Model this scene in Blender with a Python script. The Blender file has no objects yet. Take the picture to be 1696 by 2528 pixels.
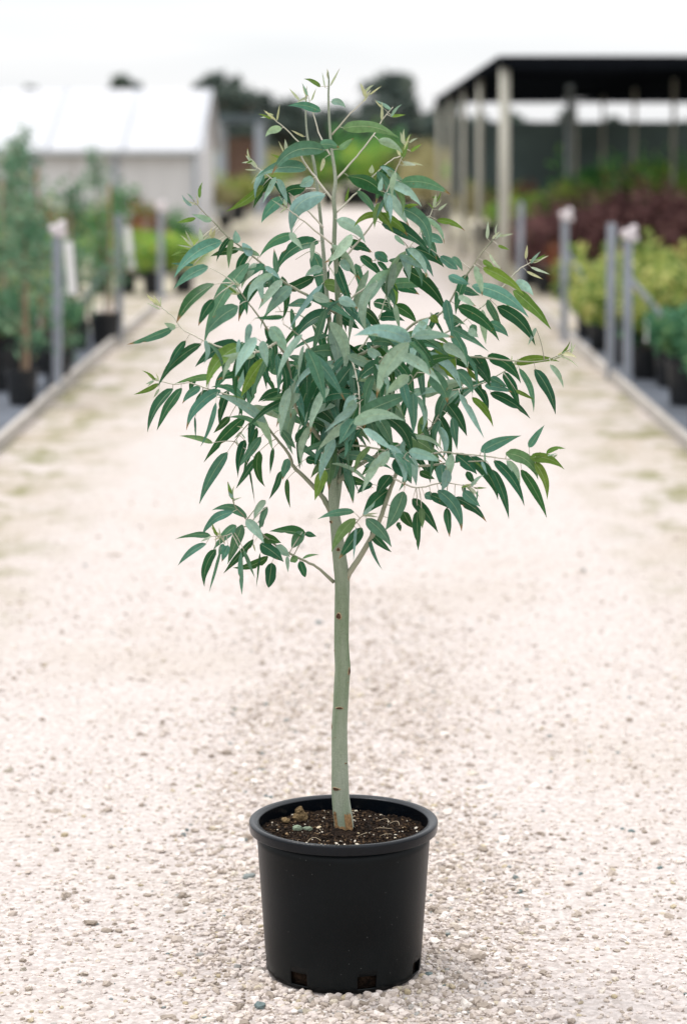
import bpy, math, random
import numpy as np
from mathutils import Vector, Matrix, noise
random.seed(7); rng = np.random.default_rng(7)
S = bpy.context.scene
C = S.collection
R = math.radians

# ------------------------------------------------------------------ camera
CAMH, PITCH, FPX = 1.846, R(8.76), 85 / 36 * 2528      # FPX: focal length in pixels of the 1696 x 2528 photograph
cd = bpy.data.cameras.new('camera'); cam = bpy.data.objects.new('camera', cd); C.objects.link(cam)
cam.location = (0, 0, CAMH); cam.rotation_euler = (R(90) - PITCH, 0, 0)
cd.sensor_fit = 'VERTICAL'; cd.sensor_height = 36; cd.lens = 85; cd.clip_start = 0.1; cd.clip_end = 3000
cd.dof.use_dof = True; cd.dof.focus_distance = 5.36; cd.dof.aperture_fstop = 2.6
S.camera = cam
S.view_settings.view_transform = 'Standard'; S.view_settings.look = 'None'
S.view_settings.exposure = 0.42; S.view_settings.gamma = 1.0

# ------------------------------------------------------------------ overcast sky
SUN_EL, SUN_AZ = R(68), R(-60)
W = bpy.data.worlds.new('World'); S.world = W; W.use_nodes = True
nt = W.node_tree; nt.nodes.clear()
def N(nt, t, **kw):
    n = nt.nodes.new(t)
    for k, v in kw.items():
        if k in n.inputs: n.inputs[k].default_value = v
        else: setattr(n, k, v)
    return n
out = N(nt, 'ShaderNodeOutputWorld'); bg = N(nt, 'ShaderNodeBackground', Strength=0.1)
sky = N(nt, 'ShaderNodeTexSky', sky_type='NISHITA', sun_disc=False, sun_elevation=SUN_EL, sun_rotation=SUN_AZ)
tc = N(nt, 'ShaderNodeTexCoord'); sx = N(nt, 'ShaderNodeSeparateXYZ')
nt.links.new(tc.outputs['Generated'], sx.inputs[0])
mr = N(nt, 'ShaderNodeMapRange'); mr.inputs[1].default_value = 0; mr.inputs[2].default_value = 1
mr.inputs[3].default_value = 7.2; mr.inputs[4].default_value = 20.0
nt.links.new(sx.outputs[2], mr.inputs[0])
mp = N(nt, 'ShaderNodeMapping'); mp.inputs['Scale'].default_value = (3, 3, 26)
cn = N(nt, 'ShaderNodeTexNoise', Scale=1.6, Detail=3.0)
nt.links.new(tc.outputs['Generated'], mp.inputs[0]); nt.links.new(mp.outputs[0], cn.inputs['Vector'])
cr = N(nt, 'ShaderNodeValToRGB'); cr.color_ramp.elements[0].position = .35; cr.color_ramp.elements[1].position = .62
cr.color_ramp.elements[0].color = (.92, .945, .97, 1); cr.color_ramp.elements[1].color = (1.03, 1.03, 1.045, 1)
nt.links.new(cn.outputs[0], cr.inputs[0])
vm = N(nt, 'ShaderNodeVectorMath', operation='SCALE')
nt.links.new(cr.outputs[0], vm.inputs[0]); nt.links.new(mr.outputs[0], vm.inputs['Scale'])
mx = N(nt, 'ShaderNodeMixRGB'); mx.inputs[0].default_value = .92
nt.links.new(sky.outputs[0], mx.inputs[1]); nt.links.new(vm.outputs[0], mx.inputs[2])
nt.links.new(mx.outputs[0], bg.inputs[0]); nt.links.new(bg.outputs[0], out.inputs[0])
sl = bpy.data.lights.new('sun', 'SUN'); sl.energy = 1.5; sl.angle = R(14); sl.color = (1, .97, .935)
so = bpy.data.objects.new('sun', sl); C.objects.link(so)
so.rotation_euler = (R(90) - SUN_EL, 0, -SUN_AZ + R(180) + R(0)); so.location = (0, 0, 20)
_d = Vector((math.sin(SUN_AZ) * math.cos(SUN_EL), math.cos(SUN_AZ) * math.cos(SUN_EL), math.sin(SUN_EL)))
so.rotation_euler = _d.to_track_quat('Z', 'Y').to_euler()

# ------------------------------------------------------------------ coordinates
def P(x, y, Y):
    """the world point at ground distance Y seen at pixel (x, y) of the photograph"""
    c, s = math.cos(PITCH), math.sin(PITCH)
    dx, dv = x - 848, y - 1264
    d = Vector((dx, FPX * c - dv * s, -FPX * s - dv * c))
    return Vector((0, 0, CAMH)) + d * (Y / d.y)
K = 1696 / 1568
def D(x, y, Y): return P(x * K, y * K, Y)

# ------------------------------------------------------------------ materials
def mat(name, col, rough=.7, var=.15, scale=8, bump=0, bscale=40, spec=.3, stretch=(1, 1, 1), col2=None, metal=0, trans=0, lo=.3, hi=.7):
    m = bpy.data.materials.new(name); m.use_nodes = True; t = m.node_tree
    b = t.nodes['Principled BSDF']; b.inputs['Roughness'].default_value = rough
    b.inputs['Specular IOR Level'].default_value = spec; b.inputs['Metallic'].default_value = metal
    co = N(t, 'ShaderNodeTexCoord'); mp = N(t, 'ShaderNodeMapping'); mp.inputs['Scale'].default_value = stretch
    t.links.new(co.outputs['Object'], mp.inputs[0])
    n = N(t, 'ShaderNodeTexNoise', Scale=scale, Detail=6.0, Roughness=.6); t.links.new(mp.outputs[0], n.inputs['Vector'])
    r = N(t, 'ShaderNodeValToRGB'); e = r.color_ramp.elements
    c1 = [c * (1 - var) for c in col]; c2 = col2 or [min(1, c * (1 + var)) for c in col]
    e[0].position, e[1].position = lo, hi; e[0].color = (*c1, 1); e[1].color = (*c2, 1)
    t.links.new(n.outputs[0], r.inputs[0]); t.links.new(r.outputs[0], b.inputs['Base Color'])
    if bump:
        n2 = N(t, 'ShaderNodeTexNoise', Scale=bscale, Detail=5.0); t.links.new(mp.outputs[0], n2.inputs['Vector'])
        bp = N(t, 'ShaderNodeBump', Strength=bump, Distance=.01); t.links.new(n2.outputs[0], bp.inputs['Height'])
        t.links.new(bp.outputs[0], b.inputs['Normal'])
    if trans:
        tr = N(t, 'ShaderNodeBsdfTranslucent'); ms = N(t, 'ShaderNodeMixShader'); ms.inputs[0].default_value = trans
        t.links.new(r.outputs[0], tr.inputs[0]); t.links.new(b.outputs[0], ms.inputs[1]); t.links.new(tr.outputs[0], ms.inputs[2])
        t.links.new(ms.outputs[0], t.nodes['Material Output'].inputs[0])
    return m
def island_mat(name, cols, rough=.6, trans=.2, spec=.3, bump=0, bscale=200, clump=0):
    """each island of the mesh (a leaf, a stone, a grain) takes its own colour from the ramp"""
    m = bpy.data.materials.new(name); m.use_nodes = True; t = m.node_tree
    b = t.nodes['Principled BSDF']; b.inputs['Roughness'].default_value = rough; b.inputs['Specular IOR Level'].default_value = spec
    g = N(t, 'ShaderNodeNewGeometry'); r = N(t, 'ShaderNodeValToRGB'); e = r.color_ramp.elements
    n = len(cols)
    while len(e) < n: e.new(.5)
    for i, c in enumerate(cols):
        e[i].position = c[0]; e[i].color = (*c[1], 1)
    t.links.new(g.outputs['Random Per Island'], r.inputs[0])
    if clump:                      # neighbouring leaves of one shoot are alike in colour
        cc = N(t, 'ShaderNodeTexCoord'); cn_ = N(t, 'ShaderNodeTexNoise', Scale=clump, Detail=2.0); t.links.new(cc.outputs['Object'], cn_.inputs['Vector'])
        cm = N(t, 'ShaderNodeMapRange'); cm.inputs[1].default_value = .36; cm.inputs[2].default_value = .64; t.links.new(cn_.outputs[0], cm.inputs[0])
        cx_ = N(t, 'ShaderNodeMath', operation='MULTIPLY'); cx_.inputs[1].default_value = .7; t.links.new(cm.outputs[0], cx_.inputs[0])
        ca = N(t, 'ShaderNodeMath', operation='MULTIPLY_ADD'); ca.inputs[1].default_value = .3; t.links.new(g.outputs['Random Per Island'], ca.inputs[0]); t.links.new(cx_.outputs[0], ca.inputs[2])
        t.links.new(ca.outputs[0], r.inputs[0])
    src = r.outputs[0]
    t.links.new(src, b.inputs['Base Color'])
    if bump:
        co = N(t, 'ShaderNodeTexCoord'); n2 = N(t, 'ShaderNodeTexNoise', Scale=bscale, Detail=4.0); t.links.new(co.outputs['Object'], n2.inputs['Vector'])
        bp = N(t, 'ShaderNodeBump', Strength=bump, Distance=.002); t.links.new(n2.outputs[0], bp.inputs['Height']); t.links.new(bp.outputs[0], b.inputs['Normal'])
    if trans:
        tr = N(t, 'ShaderNodeBsdfTranslucent'); ms = N(t, 'ShaderNodeMixShader'); ms.inputs[0].default_value = trans
        t.links.new(src, tr.inputs[0]); t.links.new(b.outputs[0], ms.inputs[1]); t.links.new(tr.outputs[0], ms.inputs[2])
        t.links.new(ms.outputs[0], t.nodes['Material Output'].inputs[0])
    return m

# ------------------------------------------------------------------ mesh helpers
class MB:
    def __init__(s): s.v = []; s.f = []; s.col = None; s.uv = None
    def add(s, vs, fs):
        o = len(s.v); s.v.extend([tuple(v) for v in vs]); s.f.extend([tuple(i + o for i in f) for f in fs])
    def box(s, x0, x1, y0, y1, z0, z1, bev=0):
        vs = [(x, y, z) for x in (x0, x1) for y in (y0, y1) for z in (z0, z1)]
        s.add(vs, [(0, 1, 3, 2), (4, 6, 7, 5), (0, 4, 5, 1), (2, 3, 7, 6), (0, 2, 6, 4), (1, 5, 7, 3)])
    def tube(s, pts, rad, n=8, cap=True):
        pts = [Vector(p) for p in pts]
        if not hasattr(rad, '__len__'): rad = [rad] * len(pts)
        vs, fs = [], []
        up = None
        for i, p in enumerate(pts):
            tg = (pts[min(i + 1, len(pts) - 1)] - pts[max(i - 1, 0)])
            if tg.length < 1e-9: tg = Vector((0, 0, 1))
            tg.normalize()
            if up is None: up = tg.orthogonal().normalized()
            up = (up - tg * up.dot(tg))
            up = up.normalized() if up.length > 1e-6 else tg.orthogonal().normalized()
            b = tg.cross(up)
            for k in range(n):
                a = 2 * math.pi * k / n
                vs.append(p + (up * math.cos(a) + b * math.sin(a)) * rad[i])
        for i in range(len(pts) - 1):
            for k in range(n):
                a, b_ = i * n + k, i * n + (k + 1) % n
                fs.append((a, b_, b_ + n, a + n))
        if cap:
            fs.append(tuple(range(n - 1, -1, -1))); m = (len(pts) - 1) * n; fs.append(tuple(range(m, m + n)))
        s.add(vs, fs)
    def lathe(s, prof, n=48, c=(0, 0, 0), skip=None, close=False):
        vs, fs = [], []
        for (r, z) in prof:
            for k in range(n):
                a = 2 * math.pi * k / n
                vs.append((c[0] + r * math.cos(a), c[1] + r * math.sin(a), c[2] + z))
        m = len(prof)
        for i in range(m if close else m - 1):
            j = (i + 1) % m
            for k in range(n):
                if skip and skip(i, k): continue
                k2 = (k + 1) % n
                fs.append((i * n + k, i * n + k2, j * n + k2, j * n + k))
        s.add(vs, fs)
    def build(s, name, m, parent=None, smooth=False, bevel=0):
        me = bpy.data.meshes.new(name); me.from_pydata(s.v, [], s.f); me.update()
        me.materials.append(m)
        if smooth: me.shade_smooth()
        o = bpy.data.objects.new(name, me); C.objects.link(o)
        if parent: o.parent = parent
        if bevel:
            b = o.modifiers.new('bevel', 'BEVEL'); b.width = bevel; b.segments = 2; b.limit_method = 'ANGLE'
        return o
def np_mesh(name, V, F, m, parent=None, smooth=False):
    me = bpy.data.meshes.new(name); k = F.shape[1]
    me.vertices.add(len(V)); me.vertices.foreach_set('co', V.astype(np.float32).ravel())
    me.loops.add(F.size); me.loops.foreach_set('vertex_index', F.astype(np.int32).ravel())
    me.polygons.add(len(F)); me.polygons.foreach_set('loop_start', np.arange(0, F.size, k, dtype=np.int32))
    me.polygons.foreach_set('use_smooth', np.full(len(F), smooth))
    me.update(calc_edges=True); me.materials.append(m)
    o = bpy.data.objects.new(name, me); C.objects.link(o)
    if parent: o.parent = parent
    return o
def tag(o, label=None, cat=None, group=None, kind=None):
    if label: o['label'] = label
    if cat: o['category'] = cat
    if group: o['group'] = group
    if kind: o['kind'] = kind
    return o
def thing(name, label, cat, loc=(0, 0, 0), group=None, rz=0):
    o = bpy.data.objects.new(name, None); C.objects.link(o); o.empty_display_size = .1
    o.location = loc; o.rotation_euler = (0, 0, rz)
    return tag(o, label, cat, group)
def dup(root, loc, rz, label, group=None, sc=1):
    def rec(o, par):
        c = o.copy(); C.objects.link(c); c.parent = par
        for ch in o.children: rec(ch, c)
        return c
    r = rec(root, None); r.location = loc; r.rotation_euler = (0, 0, rz); r.scale = (sc, sc, sc)
    r['label'] = label
    if group: r['group'] = group
    return r
def smooth_path(pts, rad, sub=5):
    """Catmull-Rom through pts"""
    P_ = [pts[0] * 2 - pts[1]] + list(pts) + [pts[-1] * 2 - pts[-2]]
    o, r = [], []
    for i in range(1, len(P_) - 2):
        for j in range(sub):
            t = j / sub; a, b, c, d = P_[i - 1:i + 3]
            o.append(.5 * ((2 * b) + (c - a) * t + (2 * a - 5 * b + 4 * c - d) * t * t + (-a + 3 * b - 3 * c + d) * t ** 3))
            r.append(rad[i - 1] * (1 - t) + rad[i] * t)
    o.append(pts[-1]); r.append(rad[-1])
    return o, r

# ------------------------------------------------------------------ ground
def ground_mat(name, base, dark, tan, moss, edge):
    m = bpy.data.materials.new(name); m.use_nodes = True; t = m.node_tree; L = t.links.new
    b = t.nodes['Principled BSDF']; b.inputs['Roughness'].default_value = .95; b.inputs['Specular IOR Level'].default_value = .1
    co = N(t, 'ShaderNodeTexCoord'); o = co.outputs['Object']
    v = N(t, 'ShaderNodeTexVoronoi', Scale=85.0); L(o, v.inputs['Vector'])
    v2 = N(t, 'ShaderNodeTexVoronoi', Scale=34.0); L(o, v2.inputs['Vector'])
    bwn = N(t, 'ShaderNodeSeparateColor'); L(v.outputs['Color'], bwn.inputs[0])
    r = N(t, 'ShaderNodeValToRGB'); e = r.color_ramp.elements
    e[0].position = 0; e[0].color = (*dark, 1); e[1].position = .55; e[1].color = (*base, 1)
    x = e.new(1); x.color = tuple(min(1, c * 1.15) for c in base) + (1,)
    L(bwn.outputs[0], r.inputs[0])
    n = N(t, 'ShaderNodeTexNoise', Scale=.8, Detail=5.0, Roughness=.62); L(o, n.inputs['Vector'])
    nr = N(t, 'ShaderNodeValToRGB'); nr.color_ramp.elements[0].position = .5; nr.color_ramp.elements[1].position = .72
    L(n.outputs[0], nr.inputs[0])
    m1 = N(t, 'ShaderNodeMixRGB'); L(r.outputs[0], m1.inputs[1]); m1.inputs[2].default_value = (*tan, 1)
    k = N(t, 'ShaderNodeMath', operation='MULTIPLY'); k.inputs[1].default_value = .35; L(nr.outputs[0], k.inputs[0]); L(k.outputs[0], m1.inputs[0])
    last = m1.outputs[0]
    # worn tan and mossy patches gather along the sides of the path, where no wheel passes
    s = N(t, 'ShaderNodeSeparateXYZ'); L(o, s.inputs[0])
    a = N(t, 'ShaderNodeMath', operation='ABSOLUTE'); L(s.outputs[0], a.inputs[0])
    mr = N(t, 'ShaderNodeMapRange'); mr.inputs[1].default_value = 1.15; mr.inputs[2].default_value = 1.75; L(a.outputs[0], mr.inputs[0])
    yf = N(t, 'ShaderNodeMapRange'); yf.inputs[1].default_value = 6.5; yf.inputs[2].default_value = 9.5; L(s.outputs[1], yf.inputs[0])
    mp = N(t, 'ShaderNodeMapping'); mp.inputs['Scale'].default_value = (1.6, .9, 1); L(o, mp.inputs[0])
    for (sc, lo, hi, col, amt) in ((1.3, .36, .62, tan, .9), (2.3, .47, .60, moss, .85)):
        n3 = N(t, 'ShaderNodeTexNoise', Scale=sc, Detail=6.0, Roughness=.65); L(mp.outputs[0], n3.inputs['Vector'])
        q = N(t, 'ShaderNodeMapRange'); q.inputs[1].default_value = lo; q.inputs[2].default_value = hi; L(n3.outputs[0], q.inputs[0])
        mu = N(t, 'ShaderNodeMath', operation='MULTIPLY'); L(q.outputs[0], mu.inputs[0]); L(mr.outputs[0], mu.inputs[1])
        mu2 = N(t, 'ShaderNodeMath', operation='MULTIPLY'); L(mu.outputs[0], mu2.inputs[0]); L(yf.outputs[0], mu2.inputs[1])
        mu3 = N(t, 'ShaderNodeMath', operation='MULTIPLY'); L(mu2.outputs[0], mu3.inputs[0]); mu3.inputs[1].default_value = amt * edge
        mm = N(t, 'ShaderNodeMixRGB'); L(mu3.outputs[0], mm.inputs[0]); L(last, mm.inputs[1]); mm.inputs[2].default_value = (*col, 1)
        last = mm.outputs[0]
    pt = N(t, 'ShaderNodeTexNoise', Scale=55.0, Detail=8.0, Roughness=.75); L(o, pt.inputs['Vector'])
    pr_ = N(t, 'ShaderNodeMapRange'); pr_.inputs[1].default_value = .30; pr_.inputs[2].default_value = .62; pr_.inputs[3].default_value = .70; pr_.inputs[4].default_value = 1.10; L(pt.outputs[0], pr_.inputs[0])
    ps = N(t, 'ShaderNodeVectorMath', operation='SCALE'); L(last, ps.inputs[0]); L(pr_.outputs[0], ps.inputs['Scale']); last = ps.outputs[0]
    L(last, b.inputs['Base Color'])
    ad = N(t, 'ShaderNodeMath', operation='ADD'); L(v.outputs['Distance'], ad.inputs[0]); L(v2.outputs['Distance'], ad.inputs[1])
    bp = N(t, 'ShaderNodeBump', Strength=.4, Distance=.005); bp.invert = True; L(ad.outputs[0], bp.inputs['Height']); L(bp.outputs[0], b.inputs['Normal'])
    return m
M_grav = ground_mat('gravel_ground', (.445, .398, .375), (.365, .318, .292), (.335, .285, .225), (.17, .165, .075), 1)
M_mat = mat('weed_mat', (.085, .095, .115), .9, .25, 3, .4, 60)
M_field = mat('far_ground', (.30, .27, .20), .95, .25, .3)
M_kerb = mat('kerb_timber', (.36, .33, .30), .85, .25, 5, .5, 40, stretch=(1, .2, 1))
def sheet(name, x0, x1, y0, y1, z, m, nx=1, ny=1):
    b = MB()
    vs = [(x0 + (x1 - x0) * i / nx, y0 + (y1 - y0) * j / ny, z) for j in range(ny + 1) for i in range(nx + 1)]
    fs = [(j * (nx + 1) + i, j * (nx + 1) + i + 1, (j + 1) * (nx + 1) + i + 1, (j + 1) * (nx + 1) + i) for j in range(ny) for i in range(nx)]
    b.add(vs, fs); return tag(b.build(name, m), kind='structure')
sheet('ground', -1500, 1500, -300, 2500, -.012, M_field)
sheet('gravel_path', -2.1, 2.1, -4, 66, 0, M_grav)
sheet('gravel_crossing_path', -12, 12, 23.7, 28.6, -.004, M_grav)
sheet('weed_mat_ground', -9, -2.0, 4, 23.7, -.008, M_mat)
sheet('weed_mat_ground', 2.0, 9, 4, 23.7, -.008, M_mat)
for sx_ in (-1, 1):
    b = MB()
    y = 3.0
    while y < 23.5:
        o_ = random.uniform(-.006, .006)
        x = sx_ * (2.06 + o_); b.box(min(x, x + sx_ * .045), max(x, x + sx_ * .045), y + .004, y + 3.39, -.05, .085 + o_); y += 3.4
    tag(b.build('kerb', M_kerb, bevel=.006), kind='structure')

# ------------------------------------------------------------------ loose gravel stones (real geometry, thinning with distance)
def ico(sub):
    import bmesh
    bm = bmesh.new(); bmesh.ops.create_icosphere(bm, subdivisions=sub, radius=1)
    v = np.array([q.co[:] for q in bm.verts]); f = np.array([[w.index for w in q.verts] for q in bm.faces]); bm.free(); return v, f
ICO1, ICO2 = ico(1), ico(2)
def stones(xs, ys, zs, sizes, base, flat=(.45, .8), jag=.22):
    V0, F0 = base; n = len(xs); m = len(V0)
    V = V0[None].repeat(n, 0) * (1 + rng.normal(0, jag, (n, m, 1)).clip(-.45, .45))
    # squarish, broken outline
    V = np.sign(V) * np.abs(V) ** .82
    sc = np.stack([rng.uniform(.75, 1.3, n), rng.uniform(.6, 1.0, n), rng.uniform(*flat, n)], 1)
    V *= sc[:, None, :] * sizes[:, None, None]
    tx = rng.normal(0, .28, n); c, s = np.cos(tx)[:, None], np.sin(tx)[:, None]
    y_ = V[..., 1] * c - V[..., 2] * s; z_ = V[..., 1] * s + V[..., 2] * c; V[..., 1], V[..., 2] = y_, z_
    a = rng.uniform(0, 6.28, n); c, s = np.cos(a)[:, None], np.sin(a)[:, None]
    x_ = V[..., 0] * c - V[..., 1] * s; y_ = V[..., 0] * s + V[..., 1] * c; V[..., 0], V[..., 1] = x_, y_
    V[..., 0] += xs[:, None]; V[..., 1] += ys[:, None]; V[..., 2] += zs[:, None]
    F = F0[None] + (np.arange(n) * m)[:, None, None]
    return V.reshape(-1, 3), F.reshape(-1, 3)
POT = (0.0, 5.22)
def scatter(n, y0, y1, smean, ssig, smax, base, falloff=0, track=0, clump=0.0):
    ys = rng.uniform(0, 1, n)
    ys = y0 + (y1 - y0) * (ys if not falloff else 1 - (1 - ys) ** (1 / falloff))
    xs = rng.uniform(-1, 1, n) * (ys * .165 + .35)
    if track:                      # wheels have pressed the gravel flat on both sides of the middle strip
        wob = np.array([.10 * noise.noise((y * .9, 3.3, 0)) + .07 * noise.noise((x * 5, y * 4, 2.)) for x, y in zip(xs, ys)])
        e = np.clip((np.abs(xs - .02) + wob - .27) / .22, 0, 1); keep = rng.uniform(0, 1, n) < 1 - e * (1 - track); xs, ys = xs[keep], ys[keep]; n = len(xs)
    if clump:
        kp = np.array([noise.noise((x * 1.7, y * 1.3, 3.1)) + .5 * noise.noise((x * 6, y * 6, 8.)) for x, y in zip(xs, ys)])
        keep = kp > rng.uniform(-.75, clump, n); xs, ys = xs[keep], ys[keep]
    k = np.hypot(xs - POT[0], ys - POT[1]) > .176; xs, ys = xs[k], ys[k]; n = len(xs)
    sz = np.minimum(np.exp(rng.normal(math.log(smean), ssig, n)), smax)
    return stones(xs, ys, sz * rng.uniform(-.1, .35, n), sz, base)
M_stone = island_mat('gravel_stone', [(0, (.22, .18, .145)), (.2, (.38, .32, .27)), (.5, (.50, .438, .405)), (.75, (.52, .452, .40)), (.9, (.66, .61, .575)), (.96, (.42, .355, .255)), (.975, (.33, .27, .17)), (.985, (.34, .32, .30)), (.997, (.10, .14, .14))], .85, 0, .2, .5, 260)
Va, Fa = scatter(120000, 4.35, 10.5, .0042, .42, .012, ICO1, 1.7, .20, clump=.3)
Vb, Fb = scatter(15000, 4.35, 8.5, .0074, .34, .017, ICO2, 1.9, .10, clump=.2)
Vc, Fc = scatter(26000, 7.0, 14, .0048, .4, .013, ICO1, 2.0, .15, clump=.1)
# bigger pale stones banked up against the front of the pot
n = 170; a = rng.uniform(R(190), R(350), n); rr = .18 + np.abs(rng.normal(0, .035, n)); sz = rng.uniform(.005, .0115, n)
Vd, Fd = stones(rr * np.cos(a), POT[1] + rr * np.sin(a), sz * .45, sz, ICO2, (.6, .9), .1)
Fs, off, Vs = [], 0, []
for v, f in ((Va, Fa), (Vb, Fb), (Vc, Fc), (Vd, Fd)): Vs.append(v); Fs.append(f + off); off += len(v)
tag(np_mesh('gravel_stones', np.concatenate(Vs), np.concatenate(Fs), M_stone), 'loose pale pinkish gravel lying over the path', 'gravel', kind='stuff')

# ------------------------------------------------------------------ the potted gum tree
TY = 5.25
tree = thing('potted_tree', 'young gum tree in a large black pot, in focus in the middle of the path', 'potted tree', (POT[0], POT[1], 0))
Minv = Vector((POT[0], POT[1], 0))
def tb(o):                      # parts are modelled in world coordinates and then hung on the thing's empty
    o.parent = tree; o.location = -Minv; return o
# pot
M_pot = mat('black_pot_plastic', (.0016, .0030, .0038), .36, .35, 6, .08, 300, .14)
t = M_pot.node_tree; b_ = t.nodes['Principled BSDF']         # dust specks on the plastic
co = N(t, 'ShaderNodeTexCoord'); vo = N(t, 'ShaderNodeTexVoronoi', Scale=75.0, Randomness=1.0); t.links.new(co.outputs['Object'], vo.inputs['Vector'])
sp = N(t, 'ShaderNodeMapRange'); sp.inputs[1].default_value = .045; sp.inputs[2].default_value = .075; sp.inputs[3].default_value = 1; sp.inputs[4].default_value = 0
t.links.new(vo.outputs['Distance'], sp.inputs[0])
sc_ = N(t, 'ShaderNodeSeparateColor'); t.links.new(vo.outputs['Color'], sc_.inputs[0])
gt = N(t, 'ShaderNodeMath', operation='GREATER_THAN'); gt.inputs[1].default_value = .62; t.links.new(sc_.outputs[0], gt.inputs[0])
mu = N(t, 'ShaderNodeMath', operation='MULTIPLY'); t.links.new(sp.outputs[0], mu.inputs[0]); t.links.new(gt.outputs[0], mu.inputs[1])
mu2 = N(t, 'ShaderNodeMath', operation='MULTIPLY'); mu2.inputs[1].default_value = .3; t.links.new(mu.outputs[0], mu2.inputs[0])
old = b_.inputs['Base Color'].links[0].from_socket
mm = N(t, 'ShaderNodeMixRGB'); mm.inputs[2].default_value = (.35, .36, .34, 1); t.links.new(mu2.outputs[0], mm.inputs[0]); t.links.new(old, mm.inputs[1]); t.links.new(mm.outputs[0], b_.inputs['Base Color'])
# a dusty film near the foot
sxz = N(t, 'ShaderNodeSeparateXYZ'); t.links.new(co.outputs['Object'], sxz.inputs[0])
fz = N(t, 'ShaderNodeMapRange'); fz.inputs[1].default_value = .13; fz.inputs[2].default_value = 0; fz.inputs[3].default_value = 0; fz.inputs[4].default_value = .02; t.links.new(sxz.outputs[2], fz.inputs[0])
nz = N(t, 'ShaderNodeTexNoise', Scale=14.0, Detail=6.0); t.links.new(co.outputs['Object'], nz.inputs['Vector'])
m4 = N(t, 'ShaderNodeMath', operation='MULTIPLY'); t.links.new(fz.outputs[0], m4.inputs[0]); t.links.new(nz.outputs[0], m4.inputs[1])
mm2 = N(t, 'ShaderNodeMixRGB'); mm2.inputs[2].default_value = (.45, .47, .45, 1); t.links.new(m4.outputs[0], mm2.inputs[0]); t.links.new(mm.outputs[0], mm2.inputs[1]); t.links.new(mm2.outputs[0], b_.inputs['Base Color'])

NS = 252                                              # 7 slots, 36 steps apart
def rad_at(z): return .1725 + (.1935 - .1725) * (z / .327)
prof = [(.1625, .001), (.1665, .004), (.1690, .010)] + [(rad_at(z), z) for z in (.0125, .020, .0435, .06, .10, .15, .20, .25, .30, .327)]
def skip(i, k):
    a = (k - 252 * (270 + 16) / 360) % 36
    return i in (3, 4) and (a <= 5 or a >= 31)
bm_ = MB(); bm_.lathe(prof, NS, (POT[0], POT[1], 0), skip)
pot = bm_.build('pot', M_pot, smooth=True); tb(pot)
so_ = pot.modifiers.new('thickness', 'SOLIDIFY'); so_.thickness = .0028; so_.offset = -1
b = MB()                                              # moulded bead round each drainage slot
rim_prof = [(.1925, .3275), (.1935, .3262), (.2072, .3262), (.2074, .3262), (.2086, .3268), (.2090, .3282), (.2101, .3420), (.2101, .3445), (.2094, .3474), (.2072, .3494), (.2040, .3500), (.1995, .3494), (.1955, .3480), (.1930, .3462)]
z = .3465
while z > .305: rim_prof += [(.1878, z - .001), (.1893, z - .0028)]; z -= .0045
rim_prof += [(.1870, .300), (.1860, .302)]
b.lathe(rim_prof, 160, (POT[0], POT[1], 0))
rim = b.build('rim', mat('pot_rim_plastic', (.0022, .0038, .0062), .25, .3, 8, .08, 200, .22), smooth=True); rim.parent = pot
b = MB(); b.lathe([(.001, .0015), (.160, .0015), (.160, .004), (.001, .004)], 64, (POT[0], POT[1], 0)); q = b.build('pot_floor', M_pot); q.parent = pot
# soil
M_soil = mat('potting_soil', (.008, .0055, .004), .95, .5, 60, 1.0, 130, .1, col2=(.035, .021, .013), lo=.35, hi=.75)
def soil_z(x, y):
    return .318 + .007 * noise.noise((x * 16, y * 16, 1)) + .006 * noise.noise((x * 45, y * 45, 5)) + .0035 * noise.noise((x * 110, y * 110, 9)) + .006 * math.exp(-((x / .05) ** 2 + ((y - .03) / .05) ** 2))
b = MB(); vs = [(POT[0], POT[1], soil_z(0, 0))]; fs = []; nr_, na_ = 70, 180
for i in range(1, nr_ + 1):
    for k in range(na_):
        r_ = .1895 * i / nr_; a = 2 * math.pi * k / na_; x, y = r_ * math.cos(a), r_ * math.sin(a)
        vs.append((POT[0] + x, POT[1] + y, soil_z(x, y)))
for k in range(na_): fs.append((0, 1 + k, 1 + (k + 1) % na_))
for i in range(nr_ - 1):
    for k in range(na_): fs.append((1 + i * na_ + k, 1 + i * na_ + (k + 1) % na_, 1 + (i + 1) * na_ + (k + 1) % na_, 1 + (i + 1) * na_ + k)[::-1])
b.add(vs, fs)
b.lathe([(.1885, .312), (.180, .25), (.166, .06), (.163, .012), (.001, .012)], 90, (POT[0], POT[1], 0))
soil = tb(b.build('soil', M_soil, smooth=True))
def soil_bits(n, sz0, sz1, base, flat, jag, rmax=.178):
    r_ = rmax * np.sqrt(rng.uniform(.03, 1, n)); a = rng.uniform(0, 6.283, n); x, y = r_ * np.cos(a), r_ * np.sin(a)
    zz = np.array([soil_z(i, j) for i, j in zip(x, y)]); sz = rng.uniform(sz0, sz1, n)
    return stones(x + POT[0], y + POT[1], zz + sz * .3, sz, base, flat, jag)
v, f = soil_bits(4200, .0008, .0034, ICO1, (.4, .9), .3)
o = np_mesh('soil_crumbs', v, f, island_mat('soil_crumb', [(0, (.004, .003, .0025)), (.5, (.014, .009, .006)), (.8, (.04, .024, .014)), (.95, (.11, .07, .04))], .95, 0, .1)); o.parent = soil; tag(o, kind='stuff')
v, f = soil_bits(120, .0010, .0026, ICO1, (.6, 1), .15)
v2, f2 = soil_bits(55, .0022, .0060, ICO1, (.3, .6), .3)
o = np_mesh('perlite_grains', np.concatenate([v, v2]), np.concatenate([f, f2 + len(v)]), island_mat('perlite', [(0, (.36, .31, .24)), (.6, (.55, .50, .42)), (.85, (.42, .33, .20)), (.95, (.30, .20, .11))], .9, 0, .2)); o.parent = soil; tag(o, kind='stuff')
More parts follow.
